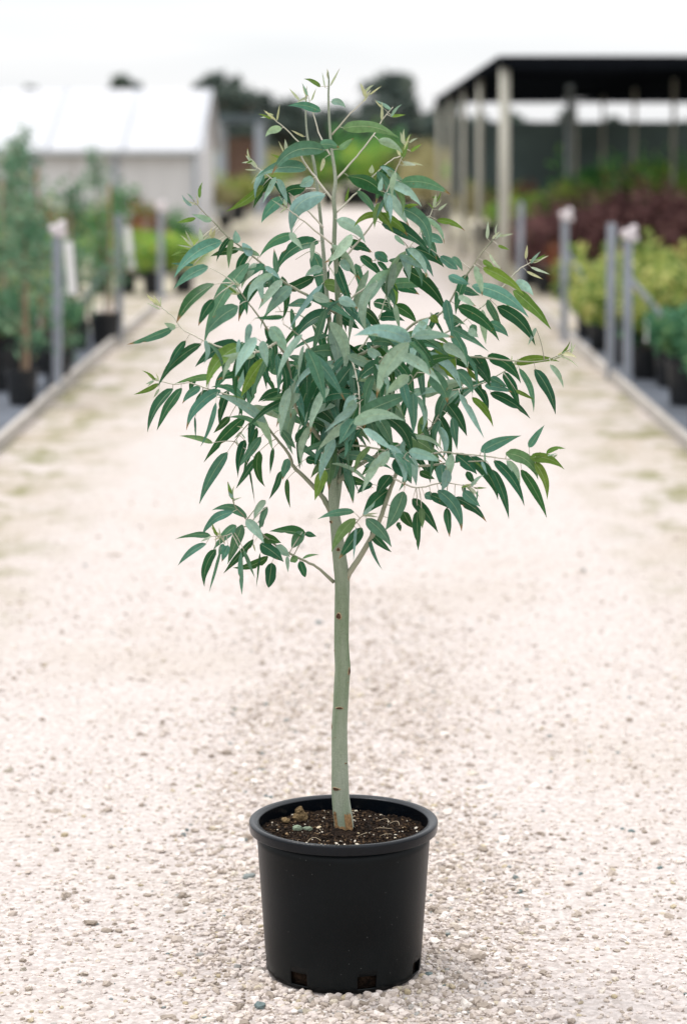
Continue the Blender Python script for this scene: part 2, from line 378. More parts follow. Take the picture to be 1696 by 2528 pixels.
# one brown clod and a few greenish stones, as in the photo
b = MB(); vv, ff = ICO2
def lump(b, c, s, jag, seed):
    b.add([(c[0] + p[0] * s[0] * (1 + jag * noise.noise((p[0] * 3 + seed, p[1] * 3, p[2] * 3))), c[1] + p[1] * s[1] * (1 + jag * noise.noise((p[0] * 3, p[1] * 3 + seed, p[2] * 3))), c[2] + p[2] * s[2] * (1 + jag * noise.noise((p[0] * 3, p[1] * 3, p[2] * 3 + seed)))) for p in vv], ff.tolist())
lump(b, (-.098, POT[1] + .088, .329), (.017, .014, .014), .6, 1); lump(b, (-.100, POT[1] + .088, .343), (.010, .009, .010), .8, 2); lump(b, (-.131, POT[1] + .075, .325), (.010, .009, .007), .6, 3)
tb(b.build('clod', mat('clod_earth', (.12, .075, .035), .95, .5, 90, .9, 200, .1, col2=(.27, .19, .10))))
b = MB(); lump(b, (-.103, POT[1] + .012, .323), (.012, .010, .010), .35, 4); lump(b, (-.080, POT[1] + .022, .320), (.011, .008, .006), .5, 6)
tb(b.build('stone', mat('mossy_stone', (.16, .20, .14), .9, .3, 60, .5, 90)))
M_root = mat('root_fibre', (.35, .28, .19), .8)
for (x0, y0, a, L) in ((.07, .03, -.9, .04), (.08, -.03, -.5, .03), (.10, .06, 1.4, .03), (.03, -.05, .1, .035), (-.05, -.07, 2.6, .03), (.125, .03, 1.7, .025)):
    pts = [Vector((POT[0] + x0 + math.cos(a + .9 * s_ * s_) * L * s_, POT[1] + y0 + math.sin(a + .9 * s_ * s_) * L * s_, soil_z(x0, y0) + .004 + .006 * math.sin(s_ * 3))) for s_ in [i / 7 for i in range(8)]]
    b = MB(); b.tube(pts, .0006, 5); o = b.build('root', M_root); o.parent = soil

# trunk and branches -------------------------------------------------------
def z1(x, y): return (300 + x / 2.24, 150 + y / 2.24)
def z2(x, y): return (800 + x / 2.4123, 150 + y / 2.4123)
def z3(x, y): return (300 + x / 2.6133, 700 + y / 2.6133)
def z4(x, y): return (750 + x / 2.24, 700 + y / 2.24)
PXM = 1105.0
def px2m(w): return w / PXM
trunk_px = [(850, 2075, 52), (849, 2036, 48), (845, 2005, 47), (842, 1979, 45), (840, 1949, 43.5), (839, 1889, 41), (838, 1799, 39), (841, 1739, 38), (844, 1679, 38), (846, 1649, 39), (843, 1590, 36.5),
            (844, 1500, 36), (845, 1440, 37), (841, 1398, 36), (835, 1350, 32), (830, 1300, 29), (824, 1254, 25), (822, 1190, 22), (827, 1100, 21), (833, 1000, 20.5), (838, 923, 20), (841, 850, 15), (834, 740, 13.5), (832, 680, 13), (829, 636, 12.5), (825, 605, 11),
            (827, 534, 10), (824, 490, 9.5), (828, 440, 8.6), (818, 364, 7.4), (813, 297, 6), (811, 240, 5), (812, 200, 4), (810, 177, 2.5)]
leader_px = [(828, 1262, 16), (838, 1185, 15), (841, 1100, 15), (833, 1020, 14), (826, 930, 13), (820, 846, 12), (809, 753, 11), (800, 641, 10), (791, 534, 8.5), (780, 436, 8), (773, 391, 7), (760, 342, 5.5), (755, 284, 4), (757, 217, 2.4)]
# every branch: points in photo pixels, start width, end width, depth at the tip (m, + is away from the camera), depth at the start
BR = [
 ([(824, 1437), (782, 1400), (736, 1377), (683, 1347), (637, 1308), (606, 1278), (579, 1247), (572, 1215)], 8, 2, -.10, 0),
 ([(637, 1308), (600, 1300), (560, 1322), (520, 1324)], 4, 2, -.12, -.06),
 ([(852, 1428), (862, 1415), (897, 1361), (929, 1303), (951, 1245), (973, 1182), (990, 1146), (1027, 1151), (1085, 1146), (1129, 1140), (1200, 1138)], 18, 3, -.10, 0),
 ([(990, 1146), (1040, 1128), (1090, 1116), (1129, 1120), (1196, 1126), (1254, 1133), (1308, 1129), (1366, 1124)], 6, 2, -.12, -.08),
 ([(818, 1262), (794, 1224), (752, 1178), (725, 1152), (713, 1121), (683, 1083), (650, 1040), (618, 1006)], 14, 4, .02, 0),
 ([(818, 1112), (778, 1067), (752, 1037), (729, 1002), (717, 930), (706, 880), (683, 845), (660, 811), (633, 773), (606, 738), (580, 700)], 12, 2.5, -.25, 0),
 ([(829, 772), (769, 735), (702, 697), (679, 677), (635, 641), (590, 605), (568, 590), (532, 552), (496, 516), (474, 489)], 8, 1.8, -.12, 0),
 ([(683, 845), (640, 868), (576, 865), (514, 845), (476, 826), (449, 811), (430, 784), (407, 765), (385, 742)], 6, 1.8, -.12, -.25),
 ([(618, 1006), (570, 978), (514, 960), (468, 945), (434, 949), (396, 941), (376, 937)], 5, 1.8, .05, .02),
 ([(822, 494), (787, 449), (746, 391), (742, 358), (702, 315), (679, 297), (657, 275)], 6, 1.8, .06, 0),
 ([(815, 382), (791, 337), (773, 279), (764, 248), (757, 222)], 4.5, 1.6, .08, 0),
 ([(826, 608), (751, 547), (711, 516), (702, 505)], 5, 2, -.06, 0),
 ([(798, 562), (765, 525), (733, 494), (697, 462), (653, 427), (635, 413), (618, 395)], 5, 1.8, .10, .03),
 ([(820, 332), (858, 288), (898, 248), (914, 224)], 4.5, 1.6, -.06, 0),
 ([(829, 444), (880, 387), (925, 329), (943, 297), (970, 264)], 5.5, 1.8, .08, 0),
 ([(827, 528), (883, 473), (924, 432), (966, 395), (995, 380), (1011, 335)], 5, 1.8, .14, 0),
 ([(832, 658), (883, 598), (924, 544), (953, 477), (978, 419), (995, 382)], 6, 1.8, -.10, 0),
 ([(836, 790), (854, 747), (916, 701), (966, 660), (1016, 602), (1049, 556), (1065, 523), (1076, 482)], 6, 1.8, .12, 0),
 ([(838, 905), (900, 870), (980, 830), (1032, 793), (1090, 772), (1132, 706), (1165, 660), (1186, 627), (1215, 594), (1231, 573)], 9, 1.8, -.15, 0),
 ([(980, 830), (1050, 840), (1115, 813), (1181, 764), (1239, 710), (1277, 668), (1302, 652), (1322, 639)], 6, 1.8, .06, -.06),
 ([(838, 965), (900, 925), (960, 900), (1060, 880), (1143, 881), (1196, 883), (1254, 890), (1330, 892), (1375, 879), (1411, 861)], 9, 1.6, .05, 0),
 ([(836, 1030), (950, 985), (1080, 970), (1179, 950), (1241, 919), (1275, 895)], 8, 1.8, .22, 0),
 ([(832, 1190), (900, 1140), (1010, 1090), (1058, 1062), (1080, 1030), (1103, 990), (1110, 960)], 12, 3, .12, 0),
 ([(973, 1182), (1027, 1204), (1085, 1193), (1130, 1196), (1179, 1204)], 5, 1.6, -.14, -.07),
 ([(842, 850), (856, 868), (872, 900), (884, 950), (888, 1012), (880, 1060)], 6, 2, -.30, 0),
 ([(852, 1340), (872, 1300), (893, 1275), (905, 1268)], 5, 2, -.10, -.02),
 ([(833, 960), (780, 920), (730, 905), (690, 900), (650, 915), (600, 950)], 8, 2, .25, 0),
 ([(833, 1040), (790, 1000), (720, 990), (660, 1010), (610, 1050), (580, 1090)], 8, 2, .15, 0),
 ([(838, 920), (890, 860), (930, 800), (950, 740), (960, 690)], 7, 2, .30, 0),
 ([(836, 870), (800, 830), (760, 790), (720, 770), (680, 770)], 7, 2, .32, 0),
 ([(835, 1010), (800, 930), (770, 870), (740, 830), (700, 800)], 7, 2, -.33, 0),
 ([(836, 990), (900, 940), (950, 880), (990, 850), (1020, 830)], 8, 2, -.34, 0),
 ([(836, 1080), (910, 1040), (960, 1010), (1000, 960), (1030, 920)], 8, 2, -.25, 0),
 ([(833, 690), (800, 640), (770, 620), (730, 640)], 4, 1.8, .2, 0),
 ([(834, 740), (870, 690), (900, 650), (940, 640)], 4, 1.8, .2, 0),
 ([(829, 1120), (870, 1100), (940, 1110), (985, 1125), (1010, 1140)], 7, 2, -.3, 0),
]
samples = []; sowner = []; cur_owner = 0            # (x, y, depth) of branch points in photo pixels, to hang leaves on
def px_path(pts, d0, d1):
    n = len(pts); L = [0]
    for i in range(1, n): L.append(L[-1] + math.dist(pts[i][:2], pts[i - 1][:2]))
    o = []
    for i, p in enumerate(pts):
        u = L[i] / L[-1]; o.append((p[0], p[1], d0 + (d1 - d0) * u))
    for i in range(n - 1):
        st = max(2, int((L[i + 1] - L[i]) / 6))
        for j in range(st):
            u = j / st; a, b2 = o[i], o[i + 1]
            samples.append((a[0] + (b2[0] - a[0]) * u, a[1] + (b2[1] - a[1]) * u, a[2] + (b2[2] - a[2]) * u)); sowner.append(cur_owner)
    samples.append(o[-1]); sowner.append(cur_owner); return o
M_bark = mat('gum_bark', (.125, .175, .095), .62, .1, 12, .35, 45, .2, stretch=(1, 1, .16), col2=(.37, .385, .325), lo=.36, hi=.72)
t = M_bark.node_tree; b_ = t.nodes['Principled BSDF']
co = N(t, 'ShaderNodeTexCoord'); nf = N(t, 'ShaderNodeTexNoise', Scale=420.0, Detail=3.0); t.links.new(co.outputs['Object'], nf.inputs['Vector'])
nm = N(t, 'ShaderNodeMapRange'); nm.inputs[1].default_value = .3; nm.inputs[2].default_value = .7; nm.inputs[3].default_value = .82; nm.inputs[4].default_value = 1.2; t.links.new(nf.outputs[0], nm.inputs[0])
old = b_.inputs['Base Color'].links[0].from_socket
sv = N(t, 'ShaderNodeVectorMath', operation='SCALE'); t.links.new(old, sv.inputs[0]); t.links.new(nm.outputs[0], sv.inputs['Scale']); t.links.new(sv.outputs[0], b_.inputs['Base Color'])
M_branch = mat('branch_bark', (.19, .22, .14), .6, .25, 12, .2, 90, .2, stretch=(1, 1, 1), col2=(.33, .32, .24))
M_twig = mat('twig', (.36, .37, .27), .6, .2, 9, 0, 1, .2, col2=(.55, .50, .43))
b = MB()
pp = px_path(trunk_px, 0, 0); pts = [P(x, y, TY + d) for x, y, d in pp]
rad = [px2m(q[2]) / 2 for q in trunk_px]; a_, r_ = smooth_path(pts, rad, 6)
r_ = [q * (1 + .018 * noise.noise((0, 0, i * .35))) for i, q in enumerate(r_)]
b.tube(a_, r_, 20); trunk = tb(b.build('trunk', M_bark, smooth=True)); tmb = b
cur_owner = 1; b = MB(); pp = px_path(leader_px, .0, .09); pts = [P(x, y, TY + d) for x, y, d in pp]
a_, r_ = smooth_path(pts, [px2m(q[2]) / 2 for q in leader_px], 5); b.tube(a_, r_, 12); br_objs = [(tmb, M_bark), (b, M_bark)]
for (pl, w0, w1, d1, d0) in BR:
    cur_owner += 1; b = MB(); pp = px_path(pl, d0, d1); n = len(pl)
    pts = [P(x, y, TY + d) for x, y, d in pp]; rad = [px2m(w0 + (w1 - w0) * (i / (n - 1)) ** .75) / 2 for i in range(n)]
    if w0 > 7: rad[0] *= 1.25
    a_, r_ = smooth_path(pts, rad, 5)
    jit = [Vector((noise.noise((i * .9, w0, 1)), noise.noise((i * .9, 3, w1 + pl[0][0])), noise.noise((7, i * .9, pl[0][1])))) * .0016 for i in range(len(a_))]
    a_ = [p + j for p, j in zip(a_, jit)]
    br_objs.append((b, M_branch if w0 > 6 else M_twig)); b.tube(a_, r_, 8)
# scars on the trunk: (x, y, half width, half height) px, seen from the front
M_scar = mat('branch_scar', (.07, .035, .02), .9, .5, 200, .6, 300)
M_scar2 = mat('scar_lip', (.27, .20, .12), .8, .3, 200)
def trunk_at(y):
    for q, w in zip(trunk_px, trunk_px[1:]):
        if w[1] <= y <= q[1]:
            u = (y - w[1]) / (q[1] - w[1]); return w[0] + (q[0] - w[0]) * u, (w[2] + (q[2] - w[2]) * u) / 2
    return 840, 18
for (sx0, sy0, hw, hh) in ((836, 1518, 6.5, 7), (862, 1655, 4.5, 8), (838, 1744, 8, 2.6), (829, 1943, 9, 3.5), (816, 1793, 2.5, 5), (854, 1881, 3.5, 1.4), (835, 1354, 4, 4), (861, 1424, 4.5, 9), (817, 1287, 5, 3), (859, 1682, 1.3, 1.3), (822, 1821, 1.2, 1.2), (828, 1817, 1.2, 1.2), (826, 1605, 2, 3)):
    cx, rr = trunk_at(sy0); u = max(-.97, min(.97, (sx0 - cx) / rr)); ang = math.asin(u)
    cpt = P(cx, sy0, TY); rw = px2m(rr); nrm = Vector((math.sin(ang), -math.cos(ang), 0)); side = Vector((math.cos(ang), math.sin(ang), 0))
    c0 = cpt + nrm * rw; W_, H_ = px2m(hw), px2m(hh)
    b = MB(); vs = []
    rings = [(1.35, -.0006), (1.15, .0012), (.95, .0016), (.7, .0006), (.3, .0003)]
    for (s_, h_) in rings:
        for k in range(14):
            a = 2 * math.pi * k / 14; s2 = s_ * (1 + .12 * math.sin(3 * a + sy0)); dx = W_ * s2 * math.cos(a)
            vs.append(c0 + side * dx + Vector((0, 0, 1)) * (H_ * s2 * math.sin(a)) + nrm * (h_ * min(1, hw / 5) - (rw - math.sqrt(max(0, rw * rw - dx * dx)))))
    fs = [(i * 14 + k, i * 14 + (k + 1) % 14, (i + 1) * 14 + (k + 1) % 14, (i + 1) * 14 + k) for i in range(4) for k in range(14)] + [tuple(range(56, 70))]
    b.add(vs, fs); o = b.build('branch_scar', M_scar2, trunk, smooth=False); o.data.materials.append(M_scar)
    for i, p_ in enumerate(o.data.polygons): p_.material_index = 1 if i >= 28 else 0
# brown flakes of bark at the foot of the trunk
M_flake = mat('peeling_bark', (.16, .075, .025), .85, .5, 60, .7, 120, col2=(.36, .22, .10))
for (a0, a1, yb, yt) in ((-62, -38, 2050, 1998), (8, 62, 2055, 2003), (-38, 8, 2052, 2034)):
    b = MB(); vs = []; nn, mm_ = 12, 8
    for j in range(mm_ + 1):
        for i in range(nn + 1):
            a = R(a0 + (a1 - a0) * i / nn); top = yt + 9 * noise.noise((i * .6, a0, 0)) + (6 if i in (0, nn) else 0)
            y = yb + (top - yb) * j / mm_; cx, rr = trunk_at(y); c0 = P(cx, y, TY)
            rw = px2m(rr) + .0016 + .0007 * noise.noise((i, j, a0))
            if j == mm_ or i in (0, nn): rw = px2m(rr) - .0006
            vs.append(c0 + Vector((math.sin(a), -math.cos(a), 0)) * rw)
    b.add(vs, [(j * (nn + 1) + i, j * (nn + 1) + i + 1, (j + 1) * (nn + 1) + i + 1, (j + 1) * (nn + 1) + i) for j in range(mm_) for i in range(nn)])
    b.build('bark_flake', M_flake, trunk)

# leaves -------------------------------------------------------------------
# one row per leaf: base x, y, tip x, y, width, bend, colour - d dark, b blue-green, g glaucous, y yellow-green, s new shoot, upper case = rounded
L1 = """1100 280 930 250 50 .1 b;1100 145 1012 102 26 .1 y;1225 375 1520 425 72 -.12 b;1095 465 1200 480 60 -.1 b;1200 490 1280 430 35 0 b;1125 495 845 625 85 .22 b;1020 600 755 645 75 .12 b
785 690 585 828 50 -.05 y;1015 710 885 750 70 .15 d;895 760 780 890 65 .1 b;1125 740 950 950 100 .28 g;1060 650 990 690 60 0 G;1250 640 1455 760 85 -.15 d;1420 440 1550 510 50 -.1 g;1300 720 1400 850 40 -.1 b
555 1000 305 1190 75 .12 b;705 1120 470 1545 85 .08 b;515 1235 315 1440 65 .1 d;480 1140 300 1255 60 .08 b;650 1045 500 1080 45 .05 d;395 1060 280 1080 28 .1 y;400 1130 280 1120 20 0 b;500 885 395 850 36 0 g;410 870 310 895 26 0 y
720 1080 670 1010 50 0 G;950 960 770 1085 55 .15 b;1090 1005 868 1165 80 .2 d;860 1175 845 1045 36 0 b;790 1190 655 1430 70 .1 d;760 1185 780 1330 45 0 g;1065 1195 790 1290 65 -.05 d;645 1360 470 1520 85 .1 b;285 1480 45 1565 45 -.02 b
510 1320 430 1460 55 .05 d;940 1250 800 1400 70 .05 g;1050 1350 920 1360 55 .1 b;1160 1395 960 1555 75 .15 d;940 1370 960 1530 32 0 b;1270 960 1130 1110 60 -.1 g;1190 880 1340 1000 70 -.15 g;1260 1010 1370 1060 60 -.1 d;1400 1060 1470 1110 50 0 B
1215 1100 1260 1160 50 0 G;1120 1235 1265 1290 75 -.1 b;1110 1150 1020 1190 50 .1 g;1310 1370 1430 1500 75 -.15 d;1200 1320 1300 1370 60 -.1 g;1365 1160 1260 1560 45 .05 g;1220 1420 1310 1480 50 0 d;1460 1240 1500 1340 50 -.1 b;1480 740 1490 880 35 0 g
855 330 790 275 14 0 s;860 330 875 245 12 0 s;885 378 800 420 45 .2 g;750 590 685 520 24 0 s;745 605 680 602 9 0 s;760 620 720 680 16 0 s;915 515 905 435 22 0 s;900 510 870 445 9 0 s;1010 420 940 385 14 0 s;885 540 830 518 14 0 y;1020 225 1025 140 12 0 s
985 220 930 155 16 0 s;1050 220 1075 155 10 0 s;1125 150 1110 65 9 0 s;1143 100 1138 45 14 0 s;1155 140 1205 45 12 0 s;1120 540 1100 615 24 0 s;1340 225 1378 160 12 0 s;1440 330 1440 230 18 0 s;1375 620 1385 580 24 0 s;1240 780 1258 700 18 0 y
1425 720 1440 645 30 0 g;385 800 335 770 9 0 s;400 1030 330 965 14 0 s;400 1030 355 940 14 0 s;400 1035 310 1018 9 0 s;440 1010 435 925 28 0 s;500 985 520 930 20 0 s;640 1010 630 940 45 0 g;215 1360 180 1300 16 0 s;215 1375 145 1340 10 0 s;300 1480 240 1450 36 0 g
1160 230 1235 260 40 -.2 g;1060 1300 1160 1330 60 0 g;930 950 1000 1040 40 0 g;1060 1000 1050 1110 30 0 g;420 800 360 770 9 0 s;490 970 500 925 16 0 s;1500 1370 1440 1420 40 0 d;1420 1420 1560 1440 60 -.1 d"""
L2 = """460 725 740 795 80 -.12 b;375 655 470 710 45 0 g;465 625 585 625 20 -.1 s;420 870 615 1140 85 -.25 b;345 970 620 1145 85 -.1 d;600 1050 700 1085 60 -.1 B;670 950 830 1010 40 -.1 y;475 880 560 860 28 -.1 y;540 1120 705 1225 75 -.1 d;690 1165 790 1240 60 0 B
760 1170 820 1250 40 -.1 b;530 1140 530 1225 40 0 y;740 1280 860 1330 55 0 b;370 780 395 960 45 0 g;200 780 305 920 45 -.1 b;470 1240 715 1490 95 -.12 d;420 1330 560 1390 70 -.05 d;300 1160 375 1170 60 0 B;150 1100 280 1140 55 -.1 d;215 1165 345 1290 60 -.05 d
385 1190 520 1180 28 0 b;945 1235 1180 1390 65 -.08 y;1140 1315 1240 1395 60 -.1 g;1125 1370 1340 1590 75 -.05 y;880 1340 1200 1520 90 -.12 b;800 1355 920 1395 55 0 b;800 1400 900 1460 40 0 g;795 1465 1030 1660 80 -.12 d;1030 1465 1245 1685 85 -.12 d;945 1190 1020 1240 35 0 y
1260 1590 1215 1690 24 0 g;710 1530 830 1570 50 -.1 b;420 1460 545 1560 75 -.1 d;295 1440 415 1500 75 -.1 d;340 1330 415 1460 60 -.15 b;420 1450 450 1600 36 0 g;515 1670 195 1640 90 .15 g;725 1560 830 1650 60 -.1 d;635 1520 680 1560 50 0 y
465 490 455 425 18 0 s;470 545 510 440 18 0 s;515 540 580 495 22 0 y;655 870 665 795 22 0 s;680 890 730 850 16 0 s;970 1060 975 960 22 0 s;1000 1060 1045 1018 14 0 s;1035 1100 1100 1125 20 0 y;985 1150 1060 1240 18 .1 s;1200 1180 1208 1100 20 0 s;1250 1195 1315 1155 18 0 y
1230 1230 1338 1270 18 0 s;1205 1255 1300 1300 18 0 s;285 670 285 620 26 0 s;400 330 482 322 20 0 y;420 1040 480 1100 30 0 g;560 1560 640 1600 45 0 g;600 1260 620 1290 20 0 s;880 1570 900 1640 50 0 b;980 1560 1090 1640 60 -.1 b;860 1600 915 1645 50 0 g"""
L3 = """415 370 300 560 50 .05 d;515 390 248 655 65 .1 d;240 645 88 712 35 -.05 y;245 680 210 735 18 0 s;335 680 178 945 65 .1 d;390 675 238 935 65 .05 d;510 670 400 770 55 .1 b;590 600 355 645 45 .05 b;750 385 490 530 90 .1 d;770 400 560 660 95 .15 y;640 690 430 935 75 .15 b
560 690 480 820 60 .1 d;610 770 515 1040 35 -.05 b;475 860 480 1000 16 0 b;590 1030 385 985 40 .05 b;800 860 545 1140 80 .05 d;700 860 600 960 50 0 d;685 1090 512 1408 80 .05 b;690 690 635 910 60 .05 d;850 800 970 1065 65 -.05 g;890 810 1200 930 80 -.1 b
875 930 790 1210 50 0 d;800 1010 755 1240 60 .05 d;900 990 760 1180 60 0 b;870 1130 745 1315 50 0 d;890 1080 925 1300 65 .15 d;820 1170 860 1410 14 .0 d;1030 1210 955 1385 45 -.05 d;1075 1130 1040 1260 60 0 b;1070 1260 1090 1440 35 .05 d;1030 940 1120 1060 60 0 b
980 1060 960 1220 30 0 d;1220 960 1130 1020 90 .1 D;1130 1010 1300 1140 45 .05 b;1390 435 1160 480 90 .1 b;1240 470 1195 600 60 0 b;1200 620 1475 640 60 -.05 g;1210 640 1450 700 50 0 g;1500 720 1205 890 85 .25 d;1110 500 1270 740 85 -.05 b;910 370 940 530 60 0 g
830 260 800 400 45 0 g;870 350 740 590 75 .05 g;760 360 745 480 26 0 g;960 280 1070 450 85 -.05 g;930 480 780 720 90 .05 y;820 530 720 750 45 0 g;860 640 820 790 70 0 b;950 560 1080 570 80 -.1 b;1030 690 890 760 60 .1 d;1120 630 1095 860 40 .05 g
1420 800 1285 1080 95 .05 b;1500 750 1430 900 60 0 g;1500 900 1440 1120 50 0 b;1400 1140 1230 1250 70 .15 b;1310 1200 1250 1390 80 0 y;1190 1130 1290 1160 60 0 d;1440 1160 1490 1405 45 0 b;1310 1260 1290 1380 22 0 d
720 1475 530 1620 60 .15 b;810 1510 595 1465 60 .2 b;575 1625 355 1650 38 .08 b;548 1680 375 1812 48 .08 b;610 1715 540 1945 65 .12 d;740 1560 600 1710 65 .05 b;780 1555 690 1800 75 .0 b;640 1720 570 1980 22 0 b;850 1650 668 1860 55 0 d;775 1730 778 1995 38 0 b;790 1720 858 1890 28 0 b
895 1740 872 1950 16 0 d;945 1760 730 1830 60 -.1 d;970 1800 950 1955 80 0 D;805 1525 915 1670 70 -.05 g;930 1400 860 1520 50 .1 g;940 1440 890 1590 45 0 b;1190 1620 965 1600 65 .05 d;1185 1610 1255 1630 40 0 d;1170 1600 1100 1700 80 0 B;910 1630 1025 1670 70 0 d;895 1680 1040 1790 90 -.05 d
1000 1690 1085 1760 65 0 g;1070 1760 1075 1860 28 0 g;1140 1770 1090 1790 50 0 B;1150 1790 1185 1890 55 0 D;1170 1775 1270 1752 20 -.1 b;640 1640 630 1575 12 0 s;730 1430 705 1340 10 0 s;735 1400 690 1362 16 0 s;850 1680 865 1730 12 0 s;1500 1475 1275 1518 52 .08 b
660 1680 630 1760 40 0 b;900 1520 910 1570 40 0 b;690 1690 650 1790 50 0 b;850 870 820 1020 50 0 d;1280 560 1240 500 50 0 d;700 560 610 690 60 .1 d;470 600 440 690 45 0 d"""
L4 = """1015 400 1190 545 75 -.15 d;1105 490 1190 690 60 -.05 d;1275 475 1385 712 65 -.08 d;1170 445 1400 432 55 -.1 y;1190 470 1265 700 40 -.1 b;1360 450 1430 572 32 -.1 g;1000 565 1145 600 50 -.05 b;1030 605 1240 740 60 -.08 d;1170 590 1270 640 26 0 y;1030 520 1120 570 50 0 b
940 400 1025 560 90 -.05 d;905 470 970 550 30 0 y;978 930 1190 845 68 -.05 b;1242 905 1325 788 42 0 b;1340 940 1440 915 28 -.15 y;1250 965 1430 1025 60 -.15 y;1115 940 1285 1078 75 -.2 b;1275 990 1340 1185 50 -.1 y;1200 1030 1335 1283 58 -.05 d;1050 980 1210 1218 60 -.1 d
1040 1030 1128 1288 55 -.05 d;920 960 1065 1185 75 -.12 d;1120 980 1190 1110 45 -.1 g;840 950 950 1050 80 -.05 d;545 840 740 960 95 -.08 b;580 930 760 985 60 -.05 g;600 960 620 1110 50 0 g;470 930 340 1040 60 -.1 g;500 970 590 1100 100 -.05 d;640 1040 720 1080 45 0 d
760 1000 770 1130 70 0 b;790 1030 760 1140 60 -.1 g;740 1145 865 1360 75 -.15 b;830 1185 1000 1312 55 -.1 d;880 1150 970 1230 60 0 b;700 1170 810 1250 55 -.1 d;790 1240 805 1395 45 0 d;665 1170 725 1180 50 0 B;600 1190 735 1370 65 -.05 d;625 1260 632 1465 52 0 d
550 1260 605 1350 60 .05 d;650 1240 655 1350 40 0 b;550 1150 455 1355 90 -.05 b;470 1140 330 1280 90 .05 d;480 1060 400 1170 70 0 d;520 1320 535 1370 30 0 d;285 1300 160 1475 65 .08 b;320 1350 200 1515 75 0 d;345 1300 478 1450 75 -.08 b;370 1370 480 1480 50 .05 d
290 1350 275 1530 18 0 g;360 1400 430 1575 24 .05 b;230 1000 272 1205 40 -.05 b;215 1080 380 1130 50 -.05 d;660 730 640 900 60 0 b;680 790 705 1060 35 0 d;785 660 895 835 75 -.05 d;820 740 845 910 50 0 b;860 610 990 845 40 0 g;930 630 1040 785 45 -.1 y
920 540 1010 715 55 -.15 d;840 480 930 600 70 -.1 b;700 500 790 650 90 -.1 b;600 410 840 540 110 -.15 y;730 335 830 500 90 -.1 y;770 340 900 460 60 -.1 g;620 310 670 690 50 0 b;580 330 410 620 90 .1 g;580 510 460 610 60 .05 g;540 530 585 705 55 0 b
590 310 290 290 70 .12 g;400 300 560 370 60 -.1 d;350 370 430 450 55 -.15 g;430 440 300 540 70 .1 d;320 560 420 760 60 -.05 g;400 640 555 740 60 -.1 b;330 700 410 890 60 -.05 b;400 730 490 900 70 -.05 b;280 750 200 880 80 0 b;280 620 215 740 60 0 g
380 1110 300 1160 45 .1 d;700 1000 705 1060 40 0 d;880 1110 890 1180 26 0 b;750 905 755 830 12 0 s;1400 395 1480 360 12 0 s;1400 400 1510 460 12 -.1 s;1360 430 1470 380 10 0 s;940 1130 1010 1130 12 0 y;960 1145 955 1210 10 0 b;1380 960 1400 945 14 0 s;900 1040 945 1110 40 0 d"""
leaves = []
for src, fn, sc in ((L1, z1, 2.24), (L2, z2, 2.4123), (L3, z3, 2.6133), (L4, z4, 2.24)):
    for row in src.replace('\n', ';').split(';'):
        q = row.split(); bx, by = fn(float(q[0]), float(q[1])); tx, ty = fn(float(q[2]), float(q[3]))
        tx, ty = tx + (tx - bx) * .05, ty + (ty - by) * .05; leaves.append([bx, by, tx, ty, float(q[4]) / sc * .91, float(q[5]), q[6]])
SA = np.array(samples)
def inside(x, y, poly):
    c = False; j = len(poly) - 1
    for i in range(len(poly)):
        if (poly[i][1] > y) != (poly[j][1] > y) and x < (poly[j][0] - poly[i][0]) * (y - poly[i][1]) / (poly[j][1] - poly[i][1]) + poly[i][0]: c = not c
        j = i
    return c
CORE = [(690, 600), (830, 560), (990, 560), (1090, 640), (1200, 740), (1240, 860), (1230, 940), (1150, 1000), (1100, 1080), (1120, 1170), (1000, 1230), (930, 1210), (850, 1230), (760, 1190), (690, 1150), (600, 1120), (560, 1040), (500, 960), (480, 870), (560, 780), (610, 690)]
fill = []
tries = 0
while len(fill) < 290 and tries < 60000:
    tries += 1
    s_ = SA[rng.integers(len(SA))]
    if not inside(s_[0], s_[1], CORE): continue
    if s_[1] < 780 and random.random() < .75: continue
    L = random.uniform(70, 150); side = (s_[0] - 840) / 260
    an = R(90) - side * R(38) + random.gauss(0, R(42))
    bx, by = s_[0] + random.gauss(0, 9), s_[1] + random.gauss(0, 9)
    tx, ty = bx + math.cos(an) * L, by + math.sin(an) * L
    if not inside(tx, ty, CORE): continue
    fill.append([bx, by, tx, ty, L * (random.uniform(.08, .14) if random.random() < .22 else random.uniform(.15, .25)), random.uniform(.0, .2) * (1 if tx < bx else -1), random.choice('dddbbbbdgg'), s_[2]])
OUTER = [(640, 430), (760, 330), (900, 340), (990, 430), (1090, 560), (1230, 690), (1300, 860), (1290, 960), (1240, 1010), (1180, 1080), (1140, 1190), (1000, 1260), (880, 1240), (740, 1200), (600, 1150), (520, 1060), (430, 960), (440, 830), (500, 740), (540, 610)]
m_ = 0; tries = 0
while m_ < 60 and tries < 30000:
    tries += 1
    s_ = SA[rng.integers(len(SA))]
    if not inside(s_[0], s_[1], OUTER) or (inside(s_[0], s_[1], CORE) and s_[1] > 700) or (700 < s_[0] < 930 and s_[1] < 700): continue
    L = random.uniform(50, 105); side = (s_[0] - 840) / 260
    an = R(90) - side * R(34) + random.gauss(0, R(38)); tx, ty = s_[0] + math.cos(an) * L, s_[1] + math.sin(an) * L
    if not inside(tx, ty, OUTER): continue
    fill.append([s_[0] + random.gauss(0, 5), s_[1] + random.gauss(0, 5), tx, ty, L * random.uniform(.16, .27), random.uniform(.0, .18) * (1 if tx < s_[0] else -1), random.choice('dbbbdggy'), s_[2]]); m_ += 1
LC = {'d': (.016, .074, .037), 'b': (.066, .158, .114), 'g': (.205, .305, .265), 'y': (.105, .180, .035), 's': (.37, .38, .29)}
LV, LF, LCOL, LUV = [], [], [], []
pet = {}
